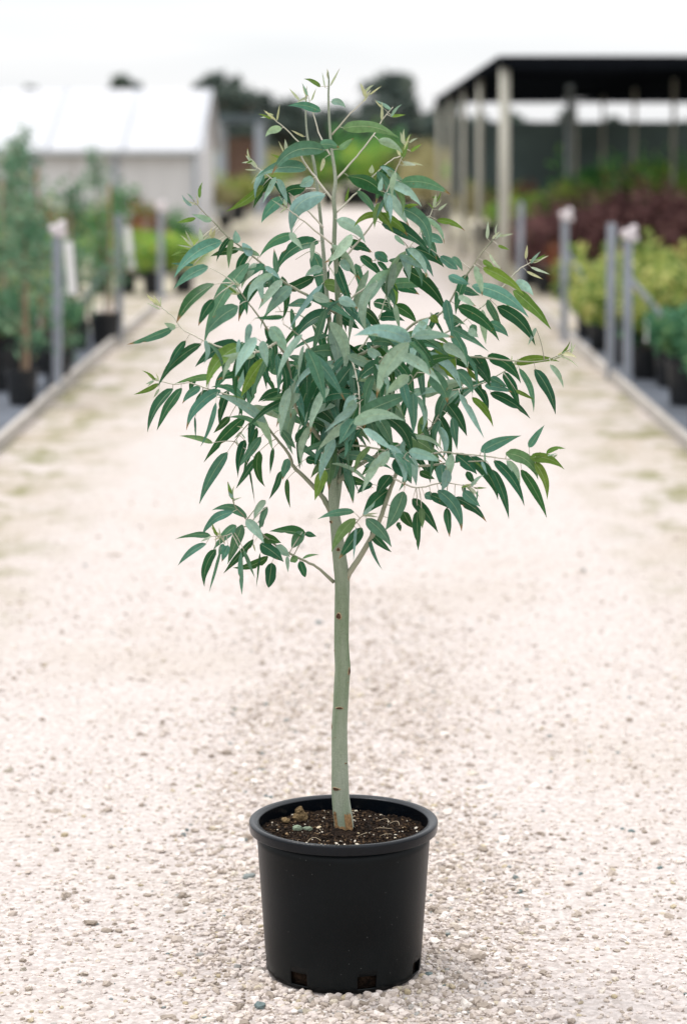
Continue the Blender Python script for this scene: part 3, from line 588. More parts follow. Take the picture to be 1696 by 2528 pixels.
def leaf(bx, by, tx, ty, w, bend, kind, dep=None):
    k = kind.lower()
    d2 = (SA[:, 0] - bx) ** 2 + (SA[:, 1] - by) ** 2
    if dep is None:
        cand = np.argsort(d2)[:10]; near = SA[cand[0]]; ni = int(cand[0])
        dd = math.sqrt(d2[cand[0]]); dep = near[2]
    else:
        ni = int(np.argmin(d2 + 4e5 * (SA[:, 2] - dep) ** 2)); near = SA[ni]; dd = math.dist(near[:2], (bx, by))
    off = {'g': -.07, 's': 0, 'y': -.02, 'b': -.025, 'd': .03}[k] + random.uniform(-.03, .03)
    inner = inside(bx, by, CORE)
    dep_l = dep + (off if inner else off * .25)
    Lp = math.hypot(tx - bx, ty - by); Lm = Lp / PXM
    B3 = P(bx, by, TY + dep_l); ddy = random.uniform(-.45, .25) * Lm
    T3 = P(tx, ty, TY + dep_l + ddy)
    nx, ny = -(ty - by), (tx - bx)
    M3 = P((bx + tx) / 2 + nx * bend * 1.9, (by + ty) / 2 + ny * bend * 1.9, TY + dep_l + ddy * .5 - random.uniform(-.02, .10) * Lm)
    roll = random.gauss(0, R(24)) if Lp > 60 else random.gauss(0, R(15)); roll = max(-R(52), min(R(52), roll))
    wm = w / PXM / max(.62, math.cos(roll)) * .5
    ns = 12; view = (B3 - Vector((0, 0, CAMH))).normalized()
    cols = LC[k]; v_ = random.uniform(.82, 1.2); h_ = random.uniform(-.06, .06)
    c = [cols[0] * v_ * (1 + h_ * 2), cols[1] * v_, cols[2] * v_ * (1 - h_ * 2)]
    if k in 'db' and random.random() < .14: c = [c[0] * 1.5, c[1] * 1.12, c[2] * .7]
    base = len(LV)
    fold = random.uniform(.12, .34) * (-1 if random.random() < .12 else 1); wav = random.uniform(0, .10); ph = random.uniform(0, 6)
    tw = random.gauss(0, .35)
    across = (-1, -.55, 0, .55, 1)
    bite = {(random.choice((-1, 1)), random.randint(3, 9)): random.uniform(.5, .8) for _ in range(random.choice((0, 0, 0, 0, 1)))}
    tipc = random.random() < .16
    for i in range(ns + 1):
        t_ = i / ns
        p = B3 * (1 - t_) ** 2 + M3 * 2 * t_ * (1 - t_) + T3 * t_ ** 2
        tg = ((M3 - B3) * (1 - t_) + (T3 - M3) * t_).normalized()
        sd = tg.cross(view).normalized(); nr = sd.cross(tg).normalized()
        a = roll + tw * (t_ - .4)
        s2 = sd * math.cos(a) + nr * math.sin(a); n2 = nr * math.cos(a) - sd * math.sin(a)
        if n2.dot(view) > 0: n2 = -n2
        tt = min(1, max(0, t_))
        if kind.isupper(): f_ = max(0, math.sin(math.pi * tt ** .8)) ** .62
        elif k == 's': f_ = 2.7 * max(tt, .004) ** .5 * (1 - tt) ** 1.1
        else: f_ = 2.72 * max(tt, .003) ** .50 * (1 - tt) ** 1.12
        ww = wm * max(.02, f_)
        for u in across:
            edge = (1 + wav * math.sin(t_ * 11 + ph + (2 if u > 0 else 0))) * bite.get((u, i), 1) if abs(u) == 1 else 1
            q = p + s2 * (u * ww * edge) + n2 * (abs(u) ** 1.3 * ww * fold + wav * .35 * ww * abs(u) * math.sin(t_ * 9 + ph + u))
            LV.append(q[:]); LCOL.append((.20, .11, .05, 1) if (tipc and i > 10) or (u, i) in bite and abs(u) == 1 else (*c, 1)); LUV.append((u * .5 + .5, t_))
    for i in range(ns):
        for j in range(4):
            a = base + i * 5 + j; LF.append((a, a + 5, a + 6, a + 1))
    # petiole or thin twig back to the nearest branch
    N3 = P(near[0], near[1], TY + near[2])
    if dd < 120:
        mid = (B3 + N3) / 2 + Vector((0, 0, .10 * (B3 - N3).length)) + Vector((random.uniform(-1, 1), random.uniform(-1, 1), 0)) * .05 * (B3 - N3).length
        r0 = .0013 if dd > 45 else .0009
        if k == 's': r0 *= .7
        tip = B3 + (M3 - B3) * .04
        pt = [N3 * (1 - u) ** 2 + mid * 2 * u * (1 - u) + tip * u * u for u in (0, .2, .4, .6, .8, 1)]
        pet.setdefault(sowner[ni], []).append((pt, [r0, r0 * .95, r0 * .9, r0 * .8, r0 * .7, r0 * .6]))
for l in leaves: leaf(*l)
for l in fill: leaf(*l)
for (pl, w0, w1, d1, d0) in BR:                       # pale new shoots at the twig ends
    (x0, y0), (x1, y1) = pl[-2], pl[-1]; a0 = math.atan2(y1 - y0, x1 - x0)
    if inside(x1, y1, CORE): continue
    for i in range(random.choice((3, 4, 5))):
        a = a0 + random.gauss(0, .75); L = random.uniform(16, 42); fx, fy = x1 - (x1 - x0) * random.uniform(0, .9), y1 - (y1 - y0) * random.uniform(0, .9)
        leaf(fx, fy, fx + math.cos(a) * L, fy + math.sin(a) * L - 4, L * random.uniform(.12, .26), random.uniform(-.1, .1), random.choice('sssgy'))
# small pale shoots standing off the outer twig ends
M_leaf = bpy.data.materials.new('gum_leaf'); M_leaf.use_nodes = True; t = M_leaf.node_tree; L_ = t.links.new
b_ = t.nodes['Principled BSDF']; b_.inputs['Roughness'].default_value = .36; b_.inputs['Specular IOR Level'].default_value = .13
at = N(t, 'ShaderNodeAttribute', attribute_name='leaf_colour'); uv = N(t, 'ShaderNodeUVMap', uv_map='leaf_uv'); su = N(t, 'ShaderNodeSeparateXYZ'); L_(uv.outputs[0], su.inputs[0])
sb = N(t, 'ShaderNodeMath', operation='SUBTRACT'); sb.inputs[1].default_value = .5; L_(su.outputs[0], sb.inputs[0])
ab = N(t, 'ShaderNodeMath', operation='ABSOLUTE'); L_(sb.outputs[0], ab.inputs[0])
mid_ = N(t, 'ShaderNodeMapRange'); mid_.inputs[1].default_value = .010; mid_.inputs[2].default_value = .030; mid_.inputs[3].default_value = 1; mid_.inputs[4].default_value = 0; L_(ab.outputs[0], mid_.inputs[0])
edg = N(t, 'ShaderNodeMapRange'); edg.inputs[1].default_value = .475; edg.inputs[2].default_value = .495; edg.inputs[3].default_value = 0; edg.inputs[4].default_value = .35; L_(ab.outputs[0], edg.inputs[0])
# side veins run obliquely to the edge
vv_ = N(t, 'ShaderNodeMath', operation='MULTIPLY_ADD'); vv_.inputs[1].default_value = -1.1; L_(ab.outputs[0], vv_.inputs[0]); L_(su.outputs[1], vv_.inputs[2])
vs_ = N(t, 'ShaderNodeMath', operation='MULTIPLY'); vs_.inputs[1].default_value = 140; L_(vv_.outputs[0], vs_.inputs[0])
sn = N(t, 'ShaderNodeMath', operation='SINE'); L_(vs_.outputs[0], sn.inputs[0])
vr = N(t, 'ShaderNodeMapRange'); vr.inputs[1].default_value = .6; vr.inputs[2].default_value = 1; vr.inputs[3].default_value = 0; vr.inputs[4].default_value = .14; L_(sn.outputs[0], vr.inputs[0])
m0 = N(t, 'ShaderNodeMath', operation='MAXIMUM'); L_(mid_.outputs[0], m0.inputs[0]); L_(vr.outputs[0], m0.inputs[1])
m1_ = N(t, 'ShaderNodeMath', operation='MAXIMUM'); L_(m0.outputs[0], m1_.inputs[0]); L_(edg.outputs[0], m1_.inputs[1])
m2_ = N(t, 'ShaderNodeMath', operation='MULTIPLY'); m2_.inputs[1].default_value = .5; L_(m1_.outputs[0], m2_.inputs[0])
co = N(t, 'ShaderNodeTexCoord'); n1 = N(t, 'ShaderNodeTexNoise', Scale=90.0, Detail=5.0, Roughness=.7); L_(co.outputs['Object'], n1.inputs['Vector'])
nv = N(t, 'ShaderNodeMapRange'); nv.inputs[1].default_value = .3; nv.inputs[2].default_value = .7; nv.inputs[3].default_value = .78; nv.inputs[4].default_value = 1.25; L_(n1.outputs[0], nv.inputs[0])
scv = N(t, 'ShaderNodeVectorMath', operation='SCALE'); L_(at.outputs['Color'], scv.inputs[0]); L_(nv.outputs[0], scv.inputs['Scale'])
mxv = N(t, 'ShaderNodeMixRGB'); mxv.inputs[2].default_value = (.36, .42, .27, 1); L_(m2_.outputs[0], mxv.inputs[0]); L_(scv.outputs[0], mxv.inputs[1])
# brown freckles
vo = N(t, 'ShaderNodeTexVoronoi', Scale=55.0); L_(co.outputs['Object'], vo.inputs['Vector'])
fr = N(t, 'ShaderNodeMapRange'); fr.inputs[1].default_value = .05; fr.inputs[2].default_value = .10; fr.inputs[3].default_value = .6; fr.inputs[4].default_value = 0; L_(vo.outputs['Distance'], fr.inputs[0])
mfr = N(t, 'ShaderNodeMixRGB'); mfr.inputs[2].default_value = (.22, .14, .06, 1); L_(fr.outputs[0], mfr.inputs[0]); L_(mxv.outputs[0], mfr.inputs[1])
# the underside carries a pale waxy bloom
ge = N(t, 'ShaderNodeNewGeometry'); mb_ = N(t, 'ShaderNodeMixRGB'); mb_.inputs[2].default_value = (.17, .25, .20, 1)
bk = N(t, 'ShaderNodeMath', operation='MULTIPLY'); bk.inputs[1].default_value = .5; L_(ge.outputs['Backfacing'], bk.inputs[0]); L_(bk.outputs[0], mb_.inputs[0]); L_(mfr.outputs[0], mb_.inputs[1])
L_(mb_.outputs[0], b_.inputs['Base Color'])
bp = N(t, 'ShaderNodeBump', Strength=.25, Distance=.001); L_(m1_.outputs[0], bp.inputs['Height']); L_(bp.outputs[0], b_.inputs['Normal'])
tr = N(t, 'ShaderNodeBsdfTranslucent'); ms = N(t, 'ShaderNodeMixShader'); ms.inputs[0].default_value = .22
trc = N(t, 'ShaderNodeMixRGB', blend_type='MULTIPLY'); trc.inputs[0].default_value = 1; trc.inputs[2].default_value = (1.3, 1.5, .7, 1); L_(mb_.outputs[0], trc.inputs[1]); L_(trc.outputs[0], tr.inputs[0])
L_(b_.outputs[0], ms.inputs[1]); L_(tr.outputs[0], ms.inputs[2]); L_(ms.outputs[0], t.nodes['Material Output'].inputs[0])
V = np.array(LV); F = np.array(LF); fo = np_mesh('foliage', V, F, M_leaf, None, True); tb(fo)
at_ = fo.data.color_attributes.new('leaf_colour', 'FLOAT_COLOR', 'POINT'); at_.data.foreach_set('color', np.array(LCOL, dtype=np.float32).ravel())
ul = fo.data.uv_layers.new(name='leaf_uv'); ul.data.foreach_set('uv', np.array(LUV, dtype=np.float32)[F.ravel()].ravel())
for i, (b, m) in enumerate(br_objs):              # every petiole and side twig belongs to the trunk or branch it grows from
    nf = len(b.f)
    for pt, rr in pet.get(i, []): b.tube(pt, rr, 5)
    o = b.build('branch', m, smooth=True); o.data.materials.append(M_twig)
    for p_ in list(o.data.polygons)[nf:]: p_.material_index = 1
    if i: tb(o)
    else: trunk.data = o.data; bpy.data.objects.remove(o)

# ------------------------------------------------------------------ foliage for everything further off
def leafset(pts, size, up=.2, asp=.4):
    """a folded four-cornered leaf at every point"""
    n = len(pts)
    d = rng.normal(0, 1, (n, 3)); d[:, 2] += up; d /= np.linalg.norm(d, axis=1)[:, None]
    r = rng.normal(0, 1, (n, 3)); s = np.cross(d, r); s /= np.linalg.norm(s, axis=1)[:, None]; u = np.cross(s, d)
    L = (size * rng.uniform(.6, 1.4, n))[:, None]
    V = np.stack([pts, pts + d * L * .4 + s * L * asp * .5 + u * L * .06, pts + d * L, pts + d * L * .4 - s * L * asp * .5 + u * L * .06], 1)
    F = np.array([[0, 1, 2, 3]])[None] + (np.arange(n) * 4)[:, None, None]
    return V.reshape(-1, 3), F.reshape(-1, 4)
def clumps(n, k, cen, ext, cs, hollow=.0):
    c = rng.normal(0, 1, (k, 3)); c /= np.linalg.norm(c, axis=1)[:, None]; c *= rng.uniform(.35, 1, (k, 1)) ** .6
    c = c * np.array(ext) + np.array(cen)
    idx = rng.integers(0, k, n); q = rng.normal(0, 1, (n, 3)); q /= np.linalg.norm(q, axis=1)[:, None]; q *= rng.uniform(.2, 1, (n, 1)) ** .5
    return c[idx] + q * np.array(cs) * rng.uniform(.6, 1.25, (k, 1))[idx]
FM = {
 'gum': island_mat('sapling_leaf', [(0, (.03, .11, .055)), (.5, (.10, .22, .12)), (.85, (.25, .36, .22)), (1, (.42, .40, .16))], clump=6),
 'lime': island_mat('lime_leaf', [(0, (.08, .22, .04)), (.45, (.22, .40, .07)), (.8, (.42, .52, .09)), (1, (.60, .55, .12))], trans=.3, clump=6),
 'gold': island_mat('golden_leaf', [(0, (.04, .10, .02)), (.35, (.15, .24, .05)), (.7, (.42, .44, .12)), (1, (.62, .55, .22))], trans=.3, clump=6),
 'green': island_mat('green_leaf', [(0, (.02, .09, .03)), (.6, (.06, .22, .055)), (1, (.16, .36, .08))], clump=6),
 'bright': island_mat('bright_leaf', [(0, (.04, .16, .05)), (.6, (.11, .34, .09)), (1, (.28, .52, .13))], clump=6),  # green leaf lightened in colour, making up for light lost under the shade roof
 'teal': island_mat('teal_leaf', [(0, (.02, .09, .05)), (.6, (.07, .20, .09)), (1, (.28, .40, .15))], clump=6),
 'purple': island_mat('purple_leaf', [(0, (.035, .014, .016)), (.5, (.14, .06, .06)), (1, (.36, .20, .18))], clump=6),
 'rust': island_mat('rust_leaf', [(0, (.10, .03, .015)), (.6, (.24, .08, .035)), (1, (.36, .16, .07))], clump=6),
 'tree': island_mat('tree_leaf', [(0, (.055, .080, .074)), (.6, (.09, .122, .104)), (1, (.15, .175, .13))], trans=.1, clump=1.2),  # distance haze put into the leaf colour: lighter and greyer
 'dry': island_mat('dry_leaf', [(0, (.17, .16, .08)), (.5, (.33, .30, .14)), (1, (.46, .40, .22))], trans=.25, clump=6),
}
M_black = mat('nursery_pot', (.012, .013, .015), .5, .3, 6)
M_stem = mat('stem', (.16, .12, .08), .8, .3, 20)
M_stake = mat('hardwood_stake', (.32, .22, .14), .8, .25, 6)
M_tagw = mat('plant_label', (.72, .70, .69), .6, .06, 10)
M_soilf = mat('far_soil', (.03, .02, .013), .95, .3, 30)
def small_pot(r, h, root):
    b = MB(); b.lathe([(r * .78, .0), (r * .80, .004), (r * .98, h - .03), (r * 1.05, h - .028), (r * 1.05, h), (r * .98, h), (r * .95, h - .03), (r * .78, .008)], 24)
    b.add([(r * .78 * math.cos(a), r * .78 * math.sin(a), .006) for a in [6.283 * k / 24 for k in range(24)]], [tuple(range(24))])
    p = b.build('pot', M_black, root, smooth=False)
    b = MB(); b.add([(r * .95 * math.cos(a), r * .95 * math.sin(a), h - .03) for a in [6.283 * k / 24 for k in range(24)]], [tuple(range(24))])
    b.build('soil', M_soilf, root); return p
def potted_shrub(kind, h, r, pr=.13, ph=.24, n=1500, ls=.05, tagged=False, k=16, wild=0):
    root = thing('potted_shrub', 'x', 'shrub')
    small_pot(pr, ph, root)
    b = MB()
    for i in range(6):
        a = random.uniform(0, 6.28); rr = r * random.uniform(.2, .7)
        b.tube([Vector((0, 0, ph - .03)), Vector((rr * .3 * math.cos(a), rr * .3 * math.sin(a), ph + (h - ph) * .4)), Vector((rr * math.cos(a), rr * math.sin(a), h * .9))], [.008, .005, .002], 5)
    b.build('stem', M_stem, root)
    cz = (ph + h) / 2 + .02
    p = clumps(n, k, (0, 0, cz), (r * .8, r * .8, (h - ph) * .42), (r * .38, r * .38, (h - ph) * .2))
    if wild:                       # loose upright shoots that break the outline
        for i in range(wild):
            a = random.uniform(0, 6.28); r0 = r * random.uniform(.1, .9); m = 34; u = rng.uniform(0, 1, m)
            zz = ph + .05 + u * (h * random.uniform(.65, 1.15) - ph); ln = random.uniform(.1, .6) * r
            q = np.stack([np.cos(a) * (r0 + ln * u) + rng.normal(0, .022, m), np.sin(a) * (r0 + ln * u) + rng.normal(0, .022, m), zz], 1); p = np.concatenate([p, q])
    p = p[p[:, 2] > ph - .02]
    v, f = leafset(p, ls, .6, .5); np_mesh('foliage', v, f, FM[kind], root)
    if tagged:
        b = MB(); b.box(r * .3 - .03, r * .3 + .03, -r - .004, -r, ph + .05, ph + .22); b.tube([Vector((r * .3, -r * .9, ph + .2)), Vector((r * .2, -r * .4, ph + .3))], .002, 4); b.build('label_tag', M_tagw, root)
    return root
def sapling(h, spread, n, pr=.15, ph=.30, stake=True, ls=.075):
    root = thing('potted_sapling', 'x', 'potted tree'); small_pot(pr, ph, root)
    top = Vector((random.uniform(-.08, .08), random.uniform(-.05, .05), h)); b = MB()
    st = [Vector((0, 0, ph - .04)), Vector((.02, 0, h * .35)), Vector((top.x * .6, top.y, h * .7)), top]
    a_, r_ = smooth_path(st, [.014, .011, .007, .002], 5); b.tube(a_, r_, 6); pts = []
    for i in range(26):
        u = random.uniform(.25, .98); p = a_[int(u * (len(a_) - 1))]; a = random.uniform(0, 6.28); L = spread * (1.1 - u) ** .6 * random.uniform(.5, 1.1)
        e = p + Vector((math.cos(a) * L, math.sin(a) * L, L * .55)); b.tube([p, (p + e) / 2 + Vector((0, 0, -.02)), e], [.005, .004, .0015], 5)
        for q in range(int(n / 26)): w = random.uniform(.2, 1.05); pp = p.lerp(e, w); pts.append((pp.x + random.gauss(0, .045), pp.y + random.gauss(0, .045), pp.z + random.gauss(0, .045)))
    b.build('trunk', M_stem, root)
    v, f = leafset(np.array(pts), ls, -.5, .28); np_mesh('foliage', v, f, FM['gum'], root)
    if stake:
        b = MB(); b.box(.05, .075, -.012, .013, ph - .1, h * .82); b.build('stake', M_stake, root)
    return root
def place(kind_list, rows, label, group):
    """rows: (x, y, variant, rot, scale, own words)"""
    used = set()
    for (x, y, k, rz, sc, words) in rows:
        pr = kind_list[k]
        if k in used: o = dup(pr, (x, y, 0), rz, words, group, sc)
        else:
            o = pr; used.add(k); o.location = (x, y, 0); o.rotation_euler = (0, 0, rz); o.scale = (sc,) * 3; o['label'] = words; o['group'] = group
def gx(px, Y): return D(px, 700, Y).x

# left bed: gum saplings -----------------------------------------------------
sap = [sapling(1.85, .40, 480), sapling(1.5, .38, 520), sapling(1.5, .38, 700, .12, .26), sapling(1.0, .25, 360, .11, .24, False, .06)]
place(sap, [
 (gx(48, 17.0), 17.0, 2, 1.0, .95, 'nearest gum sapling of the left bed, in a black pot at the left frame edge'),
 (gx(240, 22.0), 22.0, 0, .4, .96, 'tall staked gum sapling in a squat black pot close behind the second left post'),
 (gx(172, 21.4), 21.6, 3, 2.2, 1.0, 'small thin sapling in a black pot between the two nearest left posts'),
 (gx(95, 19.2), 19.4, 1, 2.0, 1.08, 'leafy gum sapling just behind the nearest left post'),
 (gx(20, 19.8), 19.9, 0, 4.0, 1.0, 'tall gum sapling at the left frame edge, behind the nearest pot'),
 (gx(150, 22.6), 23.0, 1, 5.0, 1.1, 'gum sapling at the back of the left bed, beside the tall staked one'),
 (gx(70, 22.0), 22.3, 0, 1.0, 1.06, 'tallest wispy gum sapling of the left bed, against the white roof'),
 (gx(-20, 18.0), 18.0, 1, 3.0, 1.0, 'gum sapling cut by the left frame edge, its pot beside the nearest one'),
 (gx(10, 23.0), 23.2, 2, .3, 1.2, 'bushy sapling in the rear corner of the left bed at the frame edge'),
 (gx(112, 17.8), 18.3, 3, .8, .95, 'low sapling at the foot of the nearest left post'),
], '', 'gum saplings in the left bed')
# left bed beyond the crossing: mixed shrubs ---------------------------------
sh = {'lime': potted_shrub('lime', .78, .42, n=1700), 'green': potted_shrub('green', .85, .38), 'rust': potted_shrub('rust', 1.0, .34),
      'gold': potted_shrub('gold', .68, .34, .14, .26, 700, .07, True, 9, 26), 'gold2': potted_shrub('gold', .74, .38, .14, .28, 800, .075, False, 9, 30), 'teal': potted_shrub('teal', .60, .26, .17, .33, 800, .06, True, 9, 16),
      'purple': potted_shrub('purple', 1.0, .40, .15, .28, 1500, .06, False, 14, 30), 'purple2': potted_shrub('purple', 1.12, .34, .15, .28, 1500, .06, False, 16, 34), 'dry': potted_shrub('dry', .8, .4), 'bare': potted_shrub('bright', 1.35, .5, .2, .34, 1600, .08, False, 14, 24)}
used = set()
def put(k, x, y, words, group, rz=None, sc=1.0):
    rz = random.uniform(0, 6) if rz is None else rz
    if k in used: return dup(sh[k], (x, y, 0), rz, words, group, sc)
    used.add(k); o = sh[k]; o.location = (x, y, 0); o.rotation_euler = (0, 0, rz); o.scale = (sc,) * 3; o['label'] = words; o['group'] = group; return o
G1 = 'shrubs beyond the crossing path on the left'
for i, (px, Y, k, sc) in enumerate(((420, 29.6, 'lime', 1.0), (352, 29.4, 'lime', 1.08), (290, 29.7, 'lime', 1.0), (225, 29.5, 'green', .9), (165, 29.6, 'lime', 1.0), (100, 29.8, 'lime', 1.05), (40, 29.6, 'green', .9), (-10, 29.5, 'lime', 1))):
    put(k, gx(px, Y), Y, ['yellow-green shrub at the right end of the left front row beyond the crossing', 'bright green shrub just left of the third left post', 'lime shrub right of the tall staked sapling, beyond the crossing', 'dark green shrub framed between the diagonal brace and second left post', 'lime shrub left of the diagonal brace, beyond the crossing', 'lime shrub seen behind the nearest left post', 'dark green shrub beyond the crossing, near the left frame edge', 'lime shrub beyond the crossing, cut by the left frame edge'][i], G1, sc=sc)
for i, (px, Y, k, sc) in enumerate(((330, 33.0, 'rust', 1.0), (385, 34, 'green', 1.05), (240, 33, 'green', 1.1), (300, 36.5, 'green', 1.35), (120, 33.5, 'rust', .9), (30, 34, 'green', 1.2), (180, 36, 'gold2', 1.1))):
    put(k, gx(px, Y), Y, ['rusty red shrub in front of the white greenhouse wall', 'green shrub behind the third left post, by the greenhouse corner', 'green shrub behind the tall staked sapling, second row', 'dark bush standing against the greenhouse wall above the rusty shrub', 'rusty shrub in the second row, behind the gum saplings', 'dark shrub in the second row at the left frame edge', 'golden shrub in the back row, before the greenhouse wall'][i], G1, sc=sc)
# right bed: golden shrubs and low teal plants --------------------------------
G2 = 'golden shrubs in the right bed'
for i, (px, Y, k, sc) in enumerate(((1345, 21.5, 'gold', .95), (1400, 20.2, 'gold2', .95), (1460, 21.2, 'gold2', 1.0), (1500, 18.9, 'gold', 1.08), (1555, 20.4, 'gold2', 1.0), (1318, 22.8, 'gold2', 1.0), (1600, 18.6, 'gold2', 1.0), (1575, 23, 'gold', 1.1), (1420, 23.2, 'gold', 1.0), (1500, 22.9, 'gold2', 1.1))):
    put(k, max(gx(px, Y), 2.1) + .12, Y, ['golden shrub right beside the second right post', 'golden shrub just left of the paired right posts', 'golden shrub behind the paired right posts', 'tagged golden shrub to the right of the paired posts', 'golden shrub at the right frame edge, middle row', 'smallest golden shrub at the rear end of the right kerb', 'golden shrub cut by the right frame edge, nearest of its kind', 'golden shrub in the back corner of the right bed', 'golden shrub in the back row, left of the paired posts', 'golden shrub in the back row, right of the paired posts'][i], G2, sc=sc)
for px, Y, k, sc, w in ((40, 20.6, 'gold', 1.0, 'golden shrub among the gum saplings near the left frame edge'), (92, 21.2, 'teal', 1.0, 'low green plant behind the nearest left post'), (15, 18.2, 'teal', 1.1, 'low green plant beside the nearest left pot, at the frame edge'), (150, 20.0, 'teal', .8, 'small green plant right of the nearest left post')):
    put(k, gx(px, Y) - .05, Y, w, 'small shrubs in the left bed', sc=sc)
G3 = 'low green plants in the right bed'
for i, (px, Y, k, sc) in enumerate(((1490, 17.0, 'teal', .95), (1555, 16.4, 'teal', 1.05), (1460, 18.3, 'teal', .9), (1530, 15.2, 'teal', .85), (1600, 15.6, 'teal', 1.05), (1395, 18.9, 'teal', .7), (1610, 17.4, 'teal', 1.1), (1345, 21.9, 'teal', .6))):
    put(k, max(gx(px, Y), 2.1) + .26, Y, ['low deep green plant just right of the paired posts', 'low green plant with white tag at the right frame edge', 'low green plant tucked behind the paired right posts', 'nearest low plant in a black pot along the right kerb', 'low green plant cut by the right frame edge, nearer one', 'smaller green plant left of the paired right posts', 'low green plant cut by the right frame edge, farther one', 'tiny green plant at the foot of the second right post'][i], G3, sc=sc)
# purple shrubs beyond the crossing on the right ------------------------------
G4 = 'dark purple shrubs beyond the crossing on the right'
for i, (px, Y, k, sc) in enumerate(((1245, 29.6, 'purple', .92), (1310, 29.9, 'purple', .95), (1375, 29.5, 'purple2', .9), (1440, 29.8, 'purple', 1.05), (1505, 29.6, 'purple2', 1.05), (1570, 29.8, 'purple', 1.1), (1280, 31.6, 'purple2', .95), (1350, 31.5, 'purple', 1.0), (1430, 31.4, 'purple2', 1.05), (1520, 31.6, 'purple', 1.05), (1205, 31.2, 'purple', .85))):
    put(k, gx(px, Y), Y, ['purple-leaved shrub left of the second right post, front row', 'purple shrub right of the second right post, front row', 'tall purple shrub midway between the right posts', 'purple shrub behind the paired right posts, front row', 'tall purple shrub right of the paired posts, front row', 'purple shrub at the right frame edge, front row', 'tall purple shrub in the second row, above the second right post', 'purple shrub in the second row, midway between the right posts', 'tall purple shrub in the second row, above the paired posts', 'largest purple shrub in the second row by the right edge', 'small purple shrub behind the third right post'][i], G4, sc=sc)
for i, (px, Y, k, sc) in enumerate(((1275, 28.95, 'rust', .62), (1400, 28.95, 'rust', .6), (1545, 28.95, 'rust', .62))):
    put(k, gx(px, Y), Y, ['low rust-coloured plant behind the second right post', 'low rust-coloured plant left of the paired right posts', 'low rust-coloured plant near the right frame edge'][i], 'low rusty plants', sc=sc)
G5 = 'shrubs under the shade roof'
for i, (px, Y, k, sc) in enumerate(((1355, 36, 'bare', 1.1), (1460, 37, 'lime', 2.1), (1530, 38, 'bare', 1.15), (1250, 40, 'dry', 1.45), (1190, 41, 'rust', 1.1), (1300, 41, 'lime', 1.3), (1425, 34.5, 'bare', 1.05), (1200, 35, 'lime', 1.5), (1270, 35.5, 'green', 1.5), (1095, 44, 'dry', 1.3), (1130, 47, 'gold2', 1.2), (1400, 44, 'dry', 1.5), (1500, 44, 'gold2', 1.6), (1320, 34.4, 'lime', 1.75), (1490, 34.6, 'lime', 1.95), (1560, 34.4, 'lime', 1.7))):
    put(k, gx(px, Y), Y, ['large rounded green bush under the shade roof, left of the pole', 'tall lime bush under the shade roof', 'large dark green bush under the shade roof at the right', 'straw-coloured bush under the shade roof', 'reddish bush just right of the thick front pole', 'lime bush left of the large rounded green bush', 'bright green bush in front of the tall lime bush', 'lime shrub at the foot of the thick front pole, right side', 'green shrub between front pole and grey inner pole', 'dry shrub among the receding left poles', 'yellowish shrub at the far end of the left poles', 'straw-coloured bush at the back of the shade house', 'golden bush at the back of the shade house', 'lime shrub above the purple row, left of centre', 'lime shrub above the purple row, toward the right', 'lime shrub above the purple row at the right edge'][i], G5, sc=sc)

# galvanised posts along both kerbs --------------------------------------------
M_galv = mat('galvanised_steel', (.27, .29, .33), .5, .2, 10, .1, 60, .5, metal=.35, stretch=(1, 1, .3))
M_tape = mat('pale_flagging', (.62, .56, .57), .8, .1, 12)
def post(x, y, h, words, brace=0, cap=False, card=False, lean=0.0, twin=False):
    root = thing('fence_post', words, 'post', (x, y, 0), 'steel posts along the path edges'); root.rotation_euler = (0, R(lean), 0)
    b = MB(); b.box(-.032, .032, -.028, -.022, -.05, h); b.box(-.032, -.026, -.021, .03, -.05, h); b.box(.026, .032, -.021, .03, -.05, h); b.box(-.034, .034, -.03, .032, h + .001, h + .008)
    b.build('post', M_galv, root, bevel=.002)
    if brace:
        b = MB(); b.tube([Vector((0, .05, h * .72)), Vector((brace, .05, .25))], .022, 8); b.build('brace', M_galv, root)
    if cap:
        b = MB()
        for (cx, cz, s_) in ((-.03, h - .01, .032), (.03, h + .01, .036), (.045, h - .05, .03), (0, h - .03, .04)): lump(b, (cx, -.04, cz), (s_, s_ * .6, s_), .6, cx * 50)
        b.build('tied_cloth', M_tape, root)
    if card:
        b = MB(); b.add([Vector((.05, -.05, h - .10)), Vector((.115, -.05, h - .10)), Vector((.15, -.055, h - .48)), Vector((.085, -.055, h - .48))] + [Vector((.05, -.045, h - .10)), Vector((.115, -.045, h - .10)), Vector((.15, -.05, h - .48)), Vector((.085, -.05, h - .48))], [(0, 1, 2, 3), (7, 6, 5, 4), (0, 4, 5, 1), (1, 5, 6, 2), (2, 6, 7, 3), (3, 7, 4, 0)])
        b.tube([Vector((.04, -.03, h - .04)), Vector((.08, -.048, h - .11))], .003, 4); b.build('hanging_card', M_tagw, root)
post(gx(130, 17.5) - .02, 17.6, 1.22, 'nearest left steel post with cloth tied on top and a long pale card', 0, True, True, 1.2)
post(gx(270, 22.2), 22.3, 1.16, 'second left steel post with a diagonal brace and short pale card', -.42, False, True, .4)
post(gx(366, 28.0), 28.2, 1.1, 'third and farthest left steel post with cloth tied on top', 0, True)
post(gx(1438, 18.0), 18.1, 1.17, 'right-hand post of the pair on the right, with tied cloth and brace', .5, True, False, -.8)
post(gx(1405, 18.4), 18.7, 1.2, 'left-hand post of the pair on the right, bare and straight', 0, False, False, -.5)
post(gx(1290, 22.2), 22.3, 1.18, 'second right steel post with pale cloth at its top and a brace', .4, True, False, -.3)
post(gx(1187, 28.2), 28.3, 1.12, 'farthest right steel post, right of the thick timber pole')

